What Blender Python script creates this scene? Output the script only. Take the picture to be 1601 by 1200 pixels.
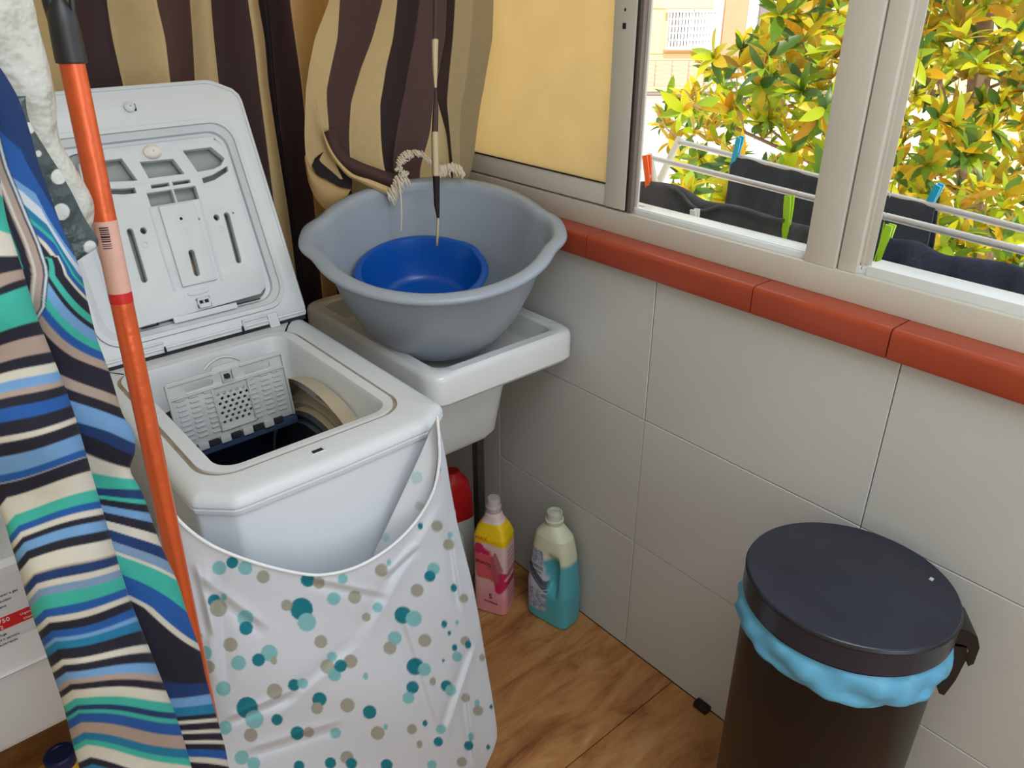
import bpy, bmesh, math, random
import numpy as np
from mathutils import Vector, Matrix
for o in list(bpy.data.objects): bpy.data.objects.remove(o, do_unlink=True)
random.seed(7); rng = np.random.default_rng(7)
scn = bpy.context.scene; COL = scn.collection
PI = math.pi
# ------------------------------------------------------------------ camera
CF, CP, CY, CR = 1228.9, .4757, .7081, -.0018
CC = np.array([-1.1291, -1.6397, 1.4465])
_fw = np.array([math.sin(CY)*math.cos(CP), math.cos(CY)*math.cos(CP), -math.sin(CP)])
_r0 = np.array([math.cos(CY), -math.sin(CY), 0]); _u0 = np.cross(_r0, _fw)
_rt = _r0*math.cos(CR)+_u0*math.sin(CR); _up = -_r0*math.sin(CR)+_u0*math.cos(CR)
cam = bpy.data.cameras.new('camera'); camo = bpy.data.objects.new('camera', cam); COL.objects.link(camo)
M = Matrix.Identity(4)
for i in range(3):
    M[i][0] = _rt[i]; M[i][1] = _up[i]; M[i][2] = -_fw[i]; M[i][3] = CC[i]
camo.matrix_world = M
cam.sensor_fit = 'HORIZONTAL'; cam.sensor_width = 36; cam.lens = CF*36/1601; cam.clip_start = .02; cam.clip_end = 200
scn.camera = camo
# ------------------------------------------------------------------ world, sun, added fill lights, exposure
w = bpy.data.worlds.new('sky'); scn.world = w; w.use_nodes = True
bg = w.node_tree.nodes['Background']; bg.inputs[0].default_value = (.80, .90, 1, 1); bg.inputs[1].default_value = 1.5
def add_light(name, kind, loc, rot, energy, color, **kw):
    l = bpy.data.lights.new(name, kind); l.energy = energy; l.color = color
    for k, v in kw.items(): setattr(l, k, v)
    o = bpy.data.objects.new(name, l); o.location = loc; o.rotation_euler = rot; COL.objects.link(o); return o
sun = add_light('sun', 'SUN', (-4, -6, 12), (0, 0, 0), 4.5, (1, .96, .88), angle=math.radians(.6))
sun.rotation_euler = Vector((.42, .42, -.80)).to_track_quat('-Z', 'Y').to_euler()
add_light('ceiling_fill_light', 'AREA', (-.75, -1.9, 2.36), (0, 0, 0), 18, (.84, .93, 1), shape='RECTANGLE', size=1.0, size_y=1.0)  # added overhead fill light; no such lamp is seen
add_light('rear_fill_light', 'AREA', (-.75, -3.55, 1.5), (math.radians(82), 0, 0), 21, (.78, .90, 1), shape='RECTANGLE', size=1.2, size_y=1.7)  # added fill light behind the camera; the end wall has no opening
scn.view_settings.view_transform = 'Standard'; scn.view_settings.look = 'None'
scn.view_settings.gamma = 1; scn.view_settings.use_curve_mapping = False; scn.view_settings.exposure = 0

# ------------------------------------------------------------------ helpers
def ray(u, v): return _fw*CF + _rt*(u-800.5) - _up*(v-600)
def on(u, v, ax, c):
    d = ray(u, v); i = 'xyz'.index(ax); return CC + d*((c-CC[i])/d[i])
def onp(u, v, P0, n):           # on a general plane
    d = ray(u, v); P0 = np.array(P0, float); n = np.array(n, float); return CC + d*(((P0-CC)@n)/(d@n))
def srgb(r, g, b):
    f = lambda c: (c/255/12.92 if c/255 <= .04045 else ((c/255+.055)/1.055)**2.4)
    return (f(r), f(g), f(b))
def srgba(a):
    a = np.asarray(a, float)/255; return np.where(a <= .04045, a/12.92, ((a+.055)/1.055)**2.4)
_m = {}
def mat(name, col, rough=.5, metal=0, var=.06, scale=8, bump=0, bscale=60, spec=.5, trans=0, coat=0, alpha=1, ior=1.45, sss=0, attr=None, translucent=0):
    if name in _m: return _m[name]
    m = bpy.data.materials.new(name); m.use_nodes = True; nt = m.node_tree; N = nt.nodes; L = nt.links
    b = N['Principled BSDF']; b.inputs['Roughness'].default_value = rough; b.inputs['Metallic'].default_value = metal
    b.inputs['Specular IOR Level'].default_value = spec; b.inputs['Transmission Weight'].default_value = trans
    b.inputs['Coat Weight'].default_value = coat; b.inputs['Alpha'].default_value = alpha; b.inputs['IOR'].default_value = ior
    if sss: b.inputs['Subsurface Weight'].default_value = sss; b.inputs['Subsurface Radius'].default_value = (.01, .01, .01)
    tc = N.new('ShaderNodeTexCoord'); nz = N.new('ShaderNodeTexNoise'); nz.inputs['Scale'].default_value = scale; nz.inputs['Detail'].default_value = 4
    L.new(tc.outputs['Object'], nz.inputs['Vector'])
    mx = N.new('ShaderNodeMix'); mx.data_type = 'RGBA'; mx.blend_type = 'MULTIPLY'; mx.inputs[0].default_value = 1
    rp = N.new('ShaderNodeValToRGB'); rp.color_ramp.elements[0].position = .3; rp.color_ramp.elements[1].position = .7
    lo = 1-var; rp.color_ramp.elements[0].color = (lo, lo, lo, 1); rp.color_ramp.elements[1].color = (1, 1, 1, 1)
    L.new(nz.outputs['Fac'], rp.inputs[0]); L.new(rp.outputs[0], mx.inputs['B'])
    if attr:
        at = N.new('ShaderNodeAttribute'); at.attribute_name = attr; L.new(at.outputs['Color'], mx.inputs['A'])
    else: mx.inputs['A'].default_value = (*col, 1)
    L.new(mx.outputs['Result'], b.inputs['Base Color'])
    if bump:
        n2 = N.new('ShaderNodeTexNoise'); n2.inputs['Scale'].default_value = bscale; n2.inputs['Detail'].default_value = 3
        bp = N.new('ShaderNodeBump'); bp.inputs['Strength'].default_value = bump; bp.inputs['Distance'].default_value = .01
        L.new(tc.outputs['Object'], n2.inputs['Vector']); L.new(n2.outputs['Fac'], bp.inputs['Height']); L.new(bp.outputs[0], b.inputs['Normal'])
    if translucent:
        tr = N.new('ShaderNodeBsdfTranslucent'); L.new(mx.outputs['Result'], tr.inputs[0])
        ms = N.new('ShaderNodeMixShader'); ms.inputs[0].default_value = translucent
        L.new(b.outputs[0], ms.inputs[1]); L.new(tr.outputs[0], ms.inputs[2]); L.new(ms.outputs[0], N['Material Output'].inputs[0])
    _m[name] = m; return m
def root_of(p):
    while p.parent: p = p.parent
    return p
def mk(name, V, F, m, parent=None, smooth=True, origin=None, angle=40, cols=None, mats=None, fm=None):
    """one mesh object from world coordinates"""
    V = np.asarray(V, float).reshape(-1, 3)
    if parent is not None: off = np.array(root_of(parent).location)
    elif origin is not None: off = np.array(origin, float)
    else: off = np.array([(V[:, 0].min()+V[:, 0].max())/2, (V[:, 1].min()+V[:, 1].max())/2, V[:, 2].min()])
    me = bpy.data.meshes.new(name)
    F = F.tolist() if isinstance(F, np.ndarray) else F
    me.from_pydata((V-off).tolist(), [], F)
    if mats:
        for q in mats: me.materials.append(q)
        me.polygons.foreach_set('material_index', fm)
    else: me.materials.append(m)
    if cols is not None:
        a = me.color_attributes.new('print', 'FLOAT_COLOR', 'POINT'); c = np.ones((len(V), 4)); c[:, :3] = cols; a.data.foreach_set('color', c.ravel())
    if smooth:
        me.polygons.foreach_set('use_smooth', [True]*len(me.polygons))
        if angle: me.set_sharp_from_angle(angle=math.radians(angle))
    me.validate(); me.update()
    o = bpy.data.objects.new(name, me); COL.objects.link(o)
    if parent is None: o.location = off
    else: o.parent = parent
    return o
def from_bm(name, bm, m, parent=None, smooth=True, angle=40, origin=None):
    bm.verts.ensure_lookup_table(); V = [v.co[:] for v in bm.verts]; F = [[v.index for v in f.verts] for f in bm.faces]; bm.free()
    return mk(name, V, F, m, parent, smooth, origin, angle)
def tag(o, label=None, cat=None, group=None, kind=None):
    for k, v in (('label', label), ('category', cat), ('group', group), ('kind', kind)):
        if v: o[k] = v
    return o
def thing(name, loc, label, cat, group=None):
    o = bpy.data.objects.new(name, None); o.empty_display_size = .05; o.location = loc; COL.objects.link(o); return tag(o, label, cat, group)
def box_bm(lo, hi, bev=.002, seg=2, bm=None, M=None):
    b = bmesh.new(); bmesh.ops.create_cube(b, size=1)
    lo = Vector(lo); hi = Vector(hi); c = (lo+hi)/2; s = hi-lo
    for v in b.verts: v.co = Vector((v.co.x*s.x, v.co.y*s.y, v.co.z*s.z))+c
    if bev: bmesh.ops.bevel(b, geom=b.edges[:], offset=min(bev, min(s)*.45), segments=seg, profile=.6, affect='EDGES')
    if M is not None: b.transform(M)
    if bm is None: b.verts.index_update(); return b
    me = bpy.data.meshes.new('t'); b.to_mesh(me); b.free(); bm.from_mesh(me); bpy.data.meshes.remove(me); bm.verts.index_update(); return bm
def box(name, lo, hi, m, parent=None, bev=.002, seg=2, M=None): return from_bm(name, box_bm(lo, hi, bev, seg, M=M), m, parent)
def boxes(name, lst, m, parent=None, bev=.001, seg=1, M=None):
    return [box(name, lo, hi, m, parent, bev, seg, M) for lo, hi in lst]
def loft(rings, closed=True, cap0=False, cap1=False):
    n = len(rings[0]); V = np.concatenate([np.asarray(r, float) for r in rings]); F = []
    for i in range(len(rings)-1):
        for j in range(n if closed else n-1):
            k = (j+1) % n; F.append([i*n+j, i*n+k, (i+1)*n+k, (i+1)*n+j])
    if cap0: F.append(list(range(n))[::-1])
    if cap1: F.append([(len(rings)-1)*n+j for j in range(n)])
    return V, F
def join(parts):
    V = []; F = []; o = 0
    for v, f in parts:
        v = np.asarray(v, float).reshape(-1, 3); V.append(v); F += [[i+o for i in q] for q in f]; o += len(v)
    return np.concatenate(V), F
def frame_axis(ax):
    ax = np.array(ax, float); ax /= np.linalg.norm(ax); h = np.array([0, 0, 1.]) if abs(ax[2]) < .9 else np.array([1., 0, 0])
    a = np.cross(h, ax); a /= np.linalg.norm(a); return a, np.cross(ax, a), ax
def lathe(prof, c, ax=(0, 0, 1), n=48, cap0=False, cap1=False, rfun=None):
    a, b, ax = frame_axis(ax); c = np.array(c, float); R = []
    th = np.linspace(0, 2*PI, n, False)
    for r, h in prof:
        rr = r*(np.ones(n) if rfun is None else rfun(th, h))
        R.append(c+ax*h+np.outer(rr*np.cos(th), a)+np.outer(rr*np.sin(th), b))
    return loft(R, True, cap0, cap1)
def tube(pts, r, n=8, cap=True, flat=1.0):
    P = np.array(pts, float); R = []
    rs = r if hasattr(r, '__len__') else [r]*len(P); pa = None
    for i in range(len(P)):
        t = P[min(i+1, len(P)-1)]-P[max(i-1, 0)]; t /= np.linalg.norm(t)+1e-12
        if pa is None: a, b, _ = frame_axis(t)
        else: a = pa-t*(pa@t); a /= np.linalg.norm(a); b = np.cross(t, a)
        pa = a; th = np.linspace(0, 2*PI, n, False); R.append(P[i]+rs[i]*(np.outer(np.cos(th), a)+np.outer(np.sin(th)*flat, b)))
    return loft(R, True, cap, cap)
def smooth_path(pts, k=6):
    P = np.array(pts, float); out = []
    for i in range(len(P)-1):
        p0 = P[max(i-1, 0)]; p1 = P[i]; p2 = P[i+1]; p3 = P[min(i+2, len(P)-1)]
        for t in np.linspace(0, 1, k, False):
            out.append(.5*((2*p1)+(-p0+p2)*t+(2*p0-5*p1+4*p2-p3)*t*t+(-p0+3*p1-3*p2+p3)*t**3))
    out.append(P[-1]); return np.array(out)
def grid_faces(nr, nc):
    i = np.arange(nr-1)[:, None]*nc+np.arange(nc-1)[None, :]
    return np.stack([i, i+1, i+nc+1, i+nc], -1).reshape(-1, 4)
def rrect(x0, x1, y0, y1, r, k=8):
    P = []
    for cx, cy, a0 in ((x1-r, y1-r, 0), (x0+r, y1-r, PI/2), (x0+r, y0+r, PI), (x1-r, y0+r, 1.5*PI)):
        for t in np.linspace(0, PI/2, k): P.append((cx+r*math.cos(a0+t), cy+r*math.sin(a0+t)))
    return P
def by_angle(poly, c, n=160):
    """resample a star-shaped outline by angle about c so that outlines can be lofted"""
    P = np.array(poly, float)-c; Q = np.roll(P, -1, 0); out = []
    for t in np.linspace(0, 2*PI, n, False):
        d = np.array([math.cos(t), math.sin(t)]); best = None
        for p, q in zip(P, Q):
            e = q-p; den = d[0]*(-e[1])+e[0]*d[1]
            if abs(den) < 1e-12: continue
            s = (p[0]*(-e[1])+e[0]*p[1])/den; k = (d[0]*p[1]-d[1]*p[0])/den
            if s > 0 and -1e-9 <= k <= 1+1e-9 and (best is None or s > best): best = s
        out.append(c+d*best)
    return np.array(out)
def plate_geo(outline, holes, z0, z1, bev=0):
    """flat plate with holes between z0 and z1 (local), optional bevel: verts, faces"""
    cu = bpy.data.curves.new('p', 'CURVE'); cu.dimensions = '2D'; cu.fill_mode = 'BOTH'; cu.extrude = (z1-z0)/2-bev; cu.bevel_depth = bev; cu.bevel_resolution = 1
    if bev: cu.offset = -bev
    for pl in [outline]+list(holes):
        sp = cu.splines.new('POLY'); sp.points.add(len(pl)-1); sp.use_cyclic_u = True
        for q, p in zip(sp.points, pl): q.co = (p[0], p[1], 0, 1)
    o = bpy.data.objects.new('p', cu); COL.objects.link(o); dg = bpy.context.evaluated_depsgraph_get()
    me = bpy.data.meshes.new_from_object(o.evaluated_get(dg)); bm = bmesh.new(); bm.from_mesh(me); bmesh.ops.remove_doubles(bm, verts=bm.verts, dist=1e-6); bm.verts.index_update()
    V = np.array([v.co[:] for v in bm.verts]); V[:, 2] += (z0+z1)/2; F = [[v.index for v in f.verts] for f in bm.faces]
    bm.free(); bpy.data.objects.remove(o); bpy.data.curves.remove(cu); bpy.data.meshes.remove(me); return V, F
def xf(V, O, U, Vv, W): V = np.asarray(V, float); return np.array(O)+np.outer(V[:, 0], U)+np.outer(V[:, 1], Vv)+np.outer(V[:, 2], W)
def ellp(cx, cy, rx, ry, n=16, a=0):
    t = np.linspace(0, 2*PI, n, False); x = rx*np.cos(t); y = ry*np.sin(t)
    return [(cx+p*math.cos(a)-q*math.sin(a), cy+p*math.sin(a)+q*math.cos(a)) for p, q in zip(x, y)]
def slot(x0, y0, x1, y1, w, n=8):
    d = np.array([x1-x0, y1-y0]); L = np.linalg.norm(d); a = math.atan2(d[1], d[0]); P = []
    for s, cx, cy in ((1, x1, y1), (-1, x0, y0)):
        for t in np.linspace(-PI/2, PI/2, n): P.append((cx+s*w*math.cos(t)*math.cos(a)-s*w*math.sin(t)*math.sin(a), cy+s*w*math.cos(t)*math.sin(a)+s*w*math.sin(t)*math.cos(a)))
    return P
def text_geo(s, size, O, U, Vv, depth=.0002, align='LEFT', W=None, bold=0, sx=1):
    cu = bpy.data.curves.new('t', 'FONT'); cu.body = s; cu.size = size; cu.align_x = align; cu.extrude = depth; cu.resolution_u = 2; cu.offset = bold
    o = bpy.data.objects.new('t', cu); COL.objects.link(o); dg = bpy.context.evaluated_depsgraph_get()
    me = bpy.data.meshes.new_from_object(o.evaluated_get(dg)); V = np.array([v.co[:] for v in me.vertices]); V[:, 0] *= sx
    F = [list(p.vertices) for p in me.polygons]; bpy.data.objects.remove(o); bpy.data.curves.remove(cu); bpy.data.meshes.remove(me)
    U = np.array(U, float); Vv = np.array(Vv, float)
    W = np.cross(U, Vv) if W is None else W
    return xf(V, O, U, Vv, W), F
def interp(xs, tab):
    a = np.array(tab, float); return np.interp(xs, a[:, 0], a[:, 1])
def ripple(u, v, amp, seed=0):
    r = np.random.default_rng(seed); s = 0
    for k in range(7):
        f = r.uniform(.008, .035); a = r.uniform(0, 2*PI); s = s+np.sin((u*math.cos(a)+v*math.sin(a))*f+r.uniform(0, 6))/(1+40*f)
    return s*amp

# ------------------------------------------------------------------ materials
M_tile = mat('wall_tile', srgb(202, 201, 200), .34, var=.05, scale=3, bump=.03, bscale=25)
M_grout = mat('wall_grout', srgb(196, 190, 178), .9, var=.2, scale=20)
M_plaster = mat('cream_plaster', srgb(226, 214, 186), .8, var=.06, scale=3, bump=.1)
M_terra = mat('terracotta_glaze', srgb(170, 70, 43), .30, var=.14, scale=10, bump=.03, bscale=30, spec=.6)
M_alu = mat('painted_aluminium', srgb(208, 203, 194), .4, var=.05, scale=6)
M_aluw = mat('white_track', srgb(228, 232, 234), .3, var=.04)
M_dark = mat('dark_gap', srgb(40, 36, 36), .7)
M_wh = mat('white_enamel', srgb(218, 222, 230), .3, var=.03, scale=5, coat=.2)
M_wp = mat('white_plastic', srgb(212, 216, 221), .38, var=.04, scale=12, bump=.02, bscale=120)
M_wpd = mat('recess_shade_plastic', srgb(160, 166, 164), .5, var=.08)  # white plastic darkened: shade inside the lid windows put into the colour
M_flap = mat('grey_white_flap', srgb(190, 194, 194), .4, var=.05)
M_black = mat('black_plastic', srgb(22, 22, 26), .35, var=.1)
M_hole = mat('dark_hole', srgb(38, 36, 38), .8)
M_drum = mat('drum_steel_dark', srgb(62, 80, 112), .55, metal=0, var=.2)
M_tubring = mat('beige_drum_seal', srgb(186, 172, 150), .45, var=.12, scale=14)
M_rust = mat('brown_grime', srgb(168, 148, 124), .8, var=.3, scale=40)
M_sink = mat('white_ceramic', srgb(222, 224, 226), .25, var=.05, scale=6, coat=.3)
M_steel = mat('dark_steel', srgb(92, 90, 88), .45, metal=.6, var=.25, scale=30)
M_grey = mat('grey_tub_plastic', srgb(156, 165, 178), .3, var=.06, scale=8, bump=.02, bscale=50, sss=.05)
M_blue = mat('blue_basin_plastic', srgb(12, 86, 182), .25, var=.08, scale=8)
M_alw = mat('drying_rod', srgb(206, 204, 206), .3, metal=.4)

# ------------------------------------------------------------------ room shell
def tilework(parent, axis, c, us, vs, depth, gap, m, name, proud=None):
    """tiles as single pieces on plane axis=c; us/vs are joint positions; share meshes by size"""
    cache = {}; k = 0
    for i in range(len(us)-1):
        for j in range(len(vs)-1):
            su = round(us[i+1]-us[i], 4); sv = round(vs[j+1]-vs[j], 4); key = (su, sv)
            cu = (us[i]+us[i+1])/2; cv = (vs[j]+vs[j+1])/2
            if key not in cache:
                h = (su-gap)/2; g = (sv-gap)/2
                dims = {'x': ((-depth/2, -h, -g), (depth/2, h, g)), 'y': ((-h, -depth/2, -g), (h, depth/2, g)), 'z': ((-h, -g, -depth/2), (h, g, depth/2))}[axis]
                bm = box_bm(*dims, bev=.0012, seg=1)
                me = bpy.data.meshes.new(name); bm.to_mesh(me); bm.free(); me.materials.append(m); cache[key] = me
            o = bpy.data.objects.new(name, cache[key]); COL.objects.link(o); o.parent = parent
            j2 = rng.uniform(-.0004, .0004)
            p = {'x': (c+j2, cu, cv), 'y': (cu, c+j2, cv), 'z': (cu, cv, c+j2)}[axis]
            o.location = np.array(p)-np.array(parent.location); k += 1
def structure(o): o['kind'] = 'structure'; return o
XL, XR, YB, YF, ZC = -1.5, 0.0, .15, -3.7, 2.4
M_floor = mat('floor_slab', srgb(120, 90, 60), .9)
fl = structure(box('floor', (XL, YF, -.12), (XR+.15, YB, -.009), M_floor, bev=0))
# floor tile: veined brown stone print
mf = bpy.data.materials.new('veined_floor_tile'); mf.use_nodes = True; nt = mf.node_tree; b = nt.nodes['Principled BSDF']
tc = nt.nodes.new('ShaderNodeNewGeometry'); mp = nt.nodes.new('ShaderNodeMapping'); mp.inputs['Scale'].default_value = (2.6, 9, 1); mp.inputs['Rotation'].default_value = (0, 0, math.radians(24))
nz = nt.nodes.new('ShaderNodeTexNoise'); nz.inputs['Scale'].default_value = 2.2; nz.inputs['Detail'].default_value = 9; nz.inputs['Roughness'].default_value = .66; nz.inputs['Distortion'].default_value = .7
rp = nt.nodes.new('ShaderNodeValToRGB'); cr = rp.color_ramp; cr.elements[0].position = .28; cr.elements[0].color = (*srgb(112, 68, 36), 1); cr.elements[1].position = .72; cr.elements[1].color = (*srgb(196, 150, 102), 1)
for p_, c_ in ((.40, (154, 100, 56)), (.52, (174, 122, 72)), (.60, (182, 132, 82))):
    e = cr.elements.new(p_); e.color = (*srgb(*c_), 1)
nt.links.new(tc.outputs['Position'], mp.inputs[0]); nt.links.new(mp.outputs[0], nz.inputs['Vector']); nt.links.new(nz.outputs['Fac'], rp.inputs[0]); nt.links.new(rp.outputs[0], b.inputs['Base Color'])
b.inputs['Roughness'].default_value = .42
tilework(fl, 'z', -.005, [-1.5, -.942, -.471, 0], [-3.7, -3.14, -2.69, -2.24, -1.79, -1.34, -.89, -.44, .01, .15], .010, .002, mf, 'tile')
wr = structure(box('wall_right', (.0085, YF, -.12), (.15, YB, .943), M_grout, bev=0))
J = -.744
tilework(wr, 'x', .004, [YF, J-.471*6, J-.471*5, J-.471*4, J-.471*3, J-.471*2, J-.471, J, J+.471, YB], [0, .317, .633, .943], .010, .0015, M_tile, 'tile')
wb = structure(box('wall_back', (XL, YB, -.12), (XR+.15, YB+.12, ZC), M_plaster, bev=0))
wl = structure(box('wall_left', (XL-.12, YF, -.12), (XL, YB+.12, ZC), M_plaster, bev=0))
ce = structure(box('ceiling', (XL-.12, YF-.12, ZC), (XR+.7, YB+.12, ZC+.12), mat('ceiling_paint', srgb(232, 230, 226), .8), bev=0))
wf = structure(box('wall_front', (XL-.12, YF-.12, -.12), (XR+.15, YF, ZC), M_plaster, bev=0))
lp = thing('ceiling_fill_panel', (-.75, -1.9, 2.4), 'added flat white panel for the fill light on the unseen ceiling', 'lamp')  # unseen panel added to house the overhead fill light
box('fill_panel_housing', (-1.27, -2.42, 2.365), (-.23, -1.38, 2.4), M_wh, lp)
# upper lintel and far wall strips around the window band
tr1 = structure(box('trim_2', (.03, YF, 2.15), (.15, YB, ZC), M_plaster, bev=0))
# sill of terracotta tiles
sill = structure(box('trim_1', (.0, YF, .944), (.15, YB, .975), M_grout, bev=0))
sj = [YF, -3.07, -2.60, -2.13, -1.665, -1.198, -.962, -.574, -.10, YB]
cache = {}
for a, b_ in zip(sj[:-1], sj[1:]):
    # quarter-round nosed tile
    prof = [(.06, .990), (.0, .9905)]+[(-.011-.009*math.sin(t), .9815+.009*math.cos(t)) for t in np.linspace(0, PI/2, 7)]+[(-.020, .948), (-.0185, .943), (-.008, .943), (-.008, .976), (.06, .976)]
    R = [[(x, yy, z) for x, z in prof] for yy in (a+.0011, b_-.0011)]
    V, F = loft(R, True, True, True); o = mk('tile', V, [f[::-1] for f in F], M_terra, sill, angle=35)
# ------------------------------------------------------------------ window
win = bpy.data.objects.new('window_1', None); COL.objects.link(win); win.location = (.06, -1, .99); structure(win)
FX = .034
def bar(name, y0, y1, z0, z1, x0=FX, x1=.08, m=M_alu, bev=.0025, par=win): return box(name, (x0, min(y0, y1), z0), (x1, max(y0, y1), z1), m, par, bev)
bar('frame_rail', YF, YB, .990, 1.036, FX, .125)
bar('frame_rail', YF, YB, 2.06, 2.15, FX, .125)
bar('track', YF, YB, 1.036, 1.048, .048, .060, M_aluw, .001)
bar('track', YF, YB, 1.036, 1.044, .085, .095, M_aluw, .001)
# frosted sash on the left, inner track
sash = bar('sash_rail', YB, -.594, 1.040, 1.083, .036, .060)
bar('sash_stile', -.567, -.621, 1.040, 2.06, .034, .050)
boxes('lock_hole', [((.0325, -.596, 1.395), (.0345, -.592, 1.400)), ((.0325, -.598, 1.366), (.0345, -.590, 1.376))], M_hole, win, .0008)
bar('rubber_seal', YB, -.567, 1.083, 1.0862, .0345, .0365, M_dark, .0005)
bar('sash_channel', -.6215, -.634, 1.040, 2.06, .038, .050, mat('brown_grey_edge', srgb(118, 106, 100), .5), .001)
boxes('dark_seal', [((.0355, -.6255, 1.04), (.0375, -.6215, 2.06))], M_dark, win, .0004)
boxes('sash_side', [((.050, -.640, 1.044), (.056, -.622, 2.06))], M_alu, win)
mg = mat('frosted_film', srgb(247, 228, 186), .35, var=.05, scale=14, translucent=.66)
box('frosted_pane', (.044, -.568, 1.083), (.048, YB, 2.06), mg, win, 0)
# central meeting post and right sash
bar('sash_stile', -1.012, -1.066, 1.036, 2.06, .036, .066)
bar('sash_stile', -1.069, -1.100, 1.036, 2.06, .040, .070)
bar('sash_stile', -1.101, -1.107, 1.040, 2.06, .048, .060)
bar('bottom_lip', -.640, -1.02, 1.036, 1.046, .045, .085, M_aluw, .001)
bar('sash_rail', -1.114, -2.05, 1.036, 1.052, .044, .09, M_aluw, .001)
for yy in (-2.05, -2.95): bar('sash_stile', yy, yy-.10, 1.036, 2.06, .040, .09)
mgl = mat('clear_glass', (1, 1, 1), 0, trans=1, var=0, ior=1.02, spec=.3)
for y0, y1 in ((-1.114, -2.05), (-2.15, -2.95), (-3.05, YF)): box('glass_pane', (.068, min(y0, y1), 1.05), (.071, max(y0, y1), 2.06), mgl, win, 0)
for y0, y1 in ((-1.10, -1.118),): bar('seal', y0, y1, 1.052, 2.06, .0485, .050, M_alu, .0005)

# ------------------------------------------------------------------ washing machine
wm = thing('washing_machine', (-.7, -.48, 0), 'white top-loading washing machine with its lid open beside the orange mop', 'washing machine')
ctr = np.array([-.705, -.50])
out = [(-.5, -.235), (-.5, -.728), (-.502, -.736), (-.540, -.764), (-.550, -.767), (-.700, -.772), (-.850, -.770), (-.860, -.767), (-.898, -.730), (-.9, -.722), (-.9, -.235)]
NM = 360
_op = by_angle(out, ctr, NM)
_tn = np.roll(_op, -1, 0)-np.roll(_op, 1, 0); _nn = np.column_stack([_tn[:, 1], -_tn[:, 0]]); _nn /= np.linalg.norm(_nn, axis=1)[:, None]
def off_poly(k): return _op+_nn*k
def ring(P, z): return np.column_stack([P, np.full(len(P), z)])
rings = [ring(off_poly(-.004), .02), ring(off_poly(-.004), .828)]
V, F = loft(rings); mk('body', V, [f[::-1] for f in F], M_wh, wm)
lipo = by_angle(rrect(-.874, -.548, -.714, -.292, .05), ctr, NM); lipm = by_angle(rrect(-.868, -.554, -.708, -.298, .046), ctr, NM)
lipi = by_angle(rrect(-.846, -.570, -.694, -.314, .032), ctr, NM)
rings = [ring(off_poly(-.006), .8205), ring(off_poly(.0005), .822), ring(off_poly(.0015), .828), ring(off_poly(-.0015), .8295), ring(off_poly(-.0015), .8315), ring(off_poly(.0015), .833), ring(off_poly(.001), .838),
         ring(off_poly(-.003), .844), ring(off_poly(-.008), .8475), ring(off_poly(-.016), .8495), ring(lipo, .8495), ring(lipo*.9985+ctr*.0015, .8465), ring(lipm, .8465), ring(lipm*.998+ctr*.002, .851), ring(lipi, .849)]
V, F = loft(rings); mk('top_panel', V, [f[::-1] for f in F], M_wp, wm, angle=30)
# thin grime line that runs in the groove round the lip
V, F = loft([ring(lipo*.9995+ctr*.0005, .8474), ring(lipm*1.0005-ctr*.0005, .8474)]); mk('groove_grime', V, [f[::-1] for f in F], M_rust, wm)
def well(x0, x1, y0, y1, r): return by_angle(rrect(x0, x1, y0, y1, r), ctr, NM)
rings = [ring(lipi, .849), ring(well(-.844, -.573, -.690, -.318, .03), .843), ring(well(-.840, -.577, -.684, -.326, .03), .80), ring(well(-.834, -.585, -.678, -.338, .03), .782), ring(well(-.828, -.592, -.67, -.345, .03), .780)]
V, F = loft(rings); mk('loading_well', V, [f[::-1] for f in F], M_wp, wm)
# drum: outer tub rings at the right end, dark inner drum
DC = np.array([-.60, -.50, .545])
def arcring(prof, x0): # prof of (r, dx) revolved about x through DC
    return lathe([(r, dx) for r, dx in prof], (x0, DC[1], DC[2]), (1, 0, 0), 96)
V, F = join([arcring([(.275, -.03), (.268, .002), (.262, .004), (.250, .012), (.244, .006)], -.583), arcring([(.244, .006), (.238, -.006), (.228, -.004)], -.583), arcring([(.228, -.004), (.224, -.016), (.214, -.012), (.210, -.022)], -.583)])
mk('tub_seal', V, F, M_tubring, wm, angle=25)
V, F = arcring([(.210, -.022), (.206, -.030), (.196, -.026), (.192, -.034), (.180, -.03), (.02, -.028)], -.583); mk('drum_end', V, F, mat('drum_end_steel', srgb(70, 74, 82), .4, metal=.6), wm, angle=25)
# drum shell (open at the top)
th = np.linspace(math.radians(128), math.radians(128+284), 80); R = []
for x in (-.836, -.61):
    R.append([(x, DC[1]+.222*math.cos(t), DC[2]+.222*math.sin(t)) for t in th])
V, F = loft(R, False); mk('drum', V, F, M_drum, wm)
V, F = lathe([(.268, 0), (.001, 0)], (-.842, DC[1], DC[2]), (1, 0, 0), 48); mk('drum_end', V, F, M_drum, wm)
box('inner_casing', (-.89, -.77, .03), (-.51, -.24, .035), M_drum, wm, 0)
box('console', (-.898, -.262, .02), (-.502, -.19, .838), M_wp, wm, .006)
boxes('latch_slot', [((-.7285, -.7400, .8494), (-.7125, -.7325, .8505))], M_hole, wm, .0004)
boxes('latch_frame', [((-.733, -.7425, .8485), (-.708, -.7405, .8507)), ((-.733, -.7320, .8485), (-.708, -.7300, .8507)), ((-.7125, -.742, .8485), (-.708, -.731, .8507))], M_wp, wm, .0005)
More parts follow.
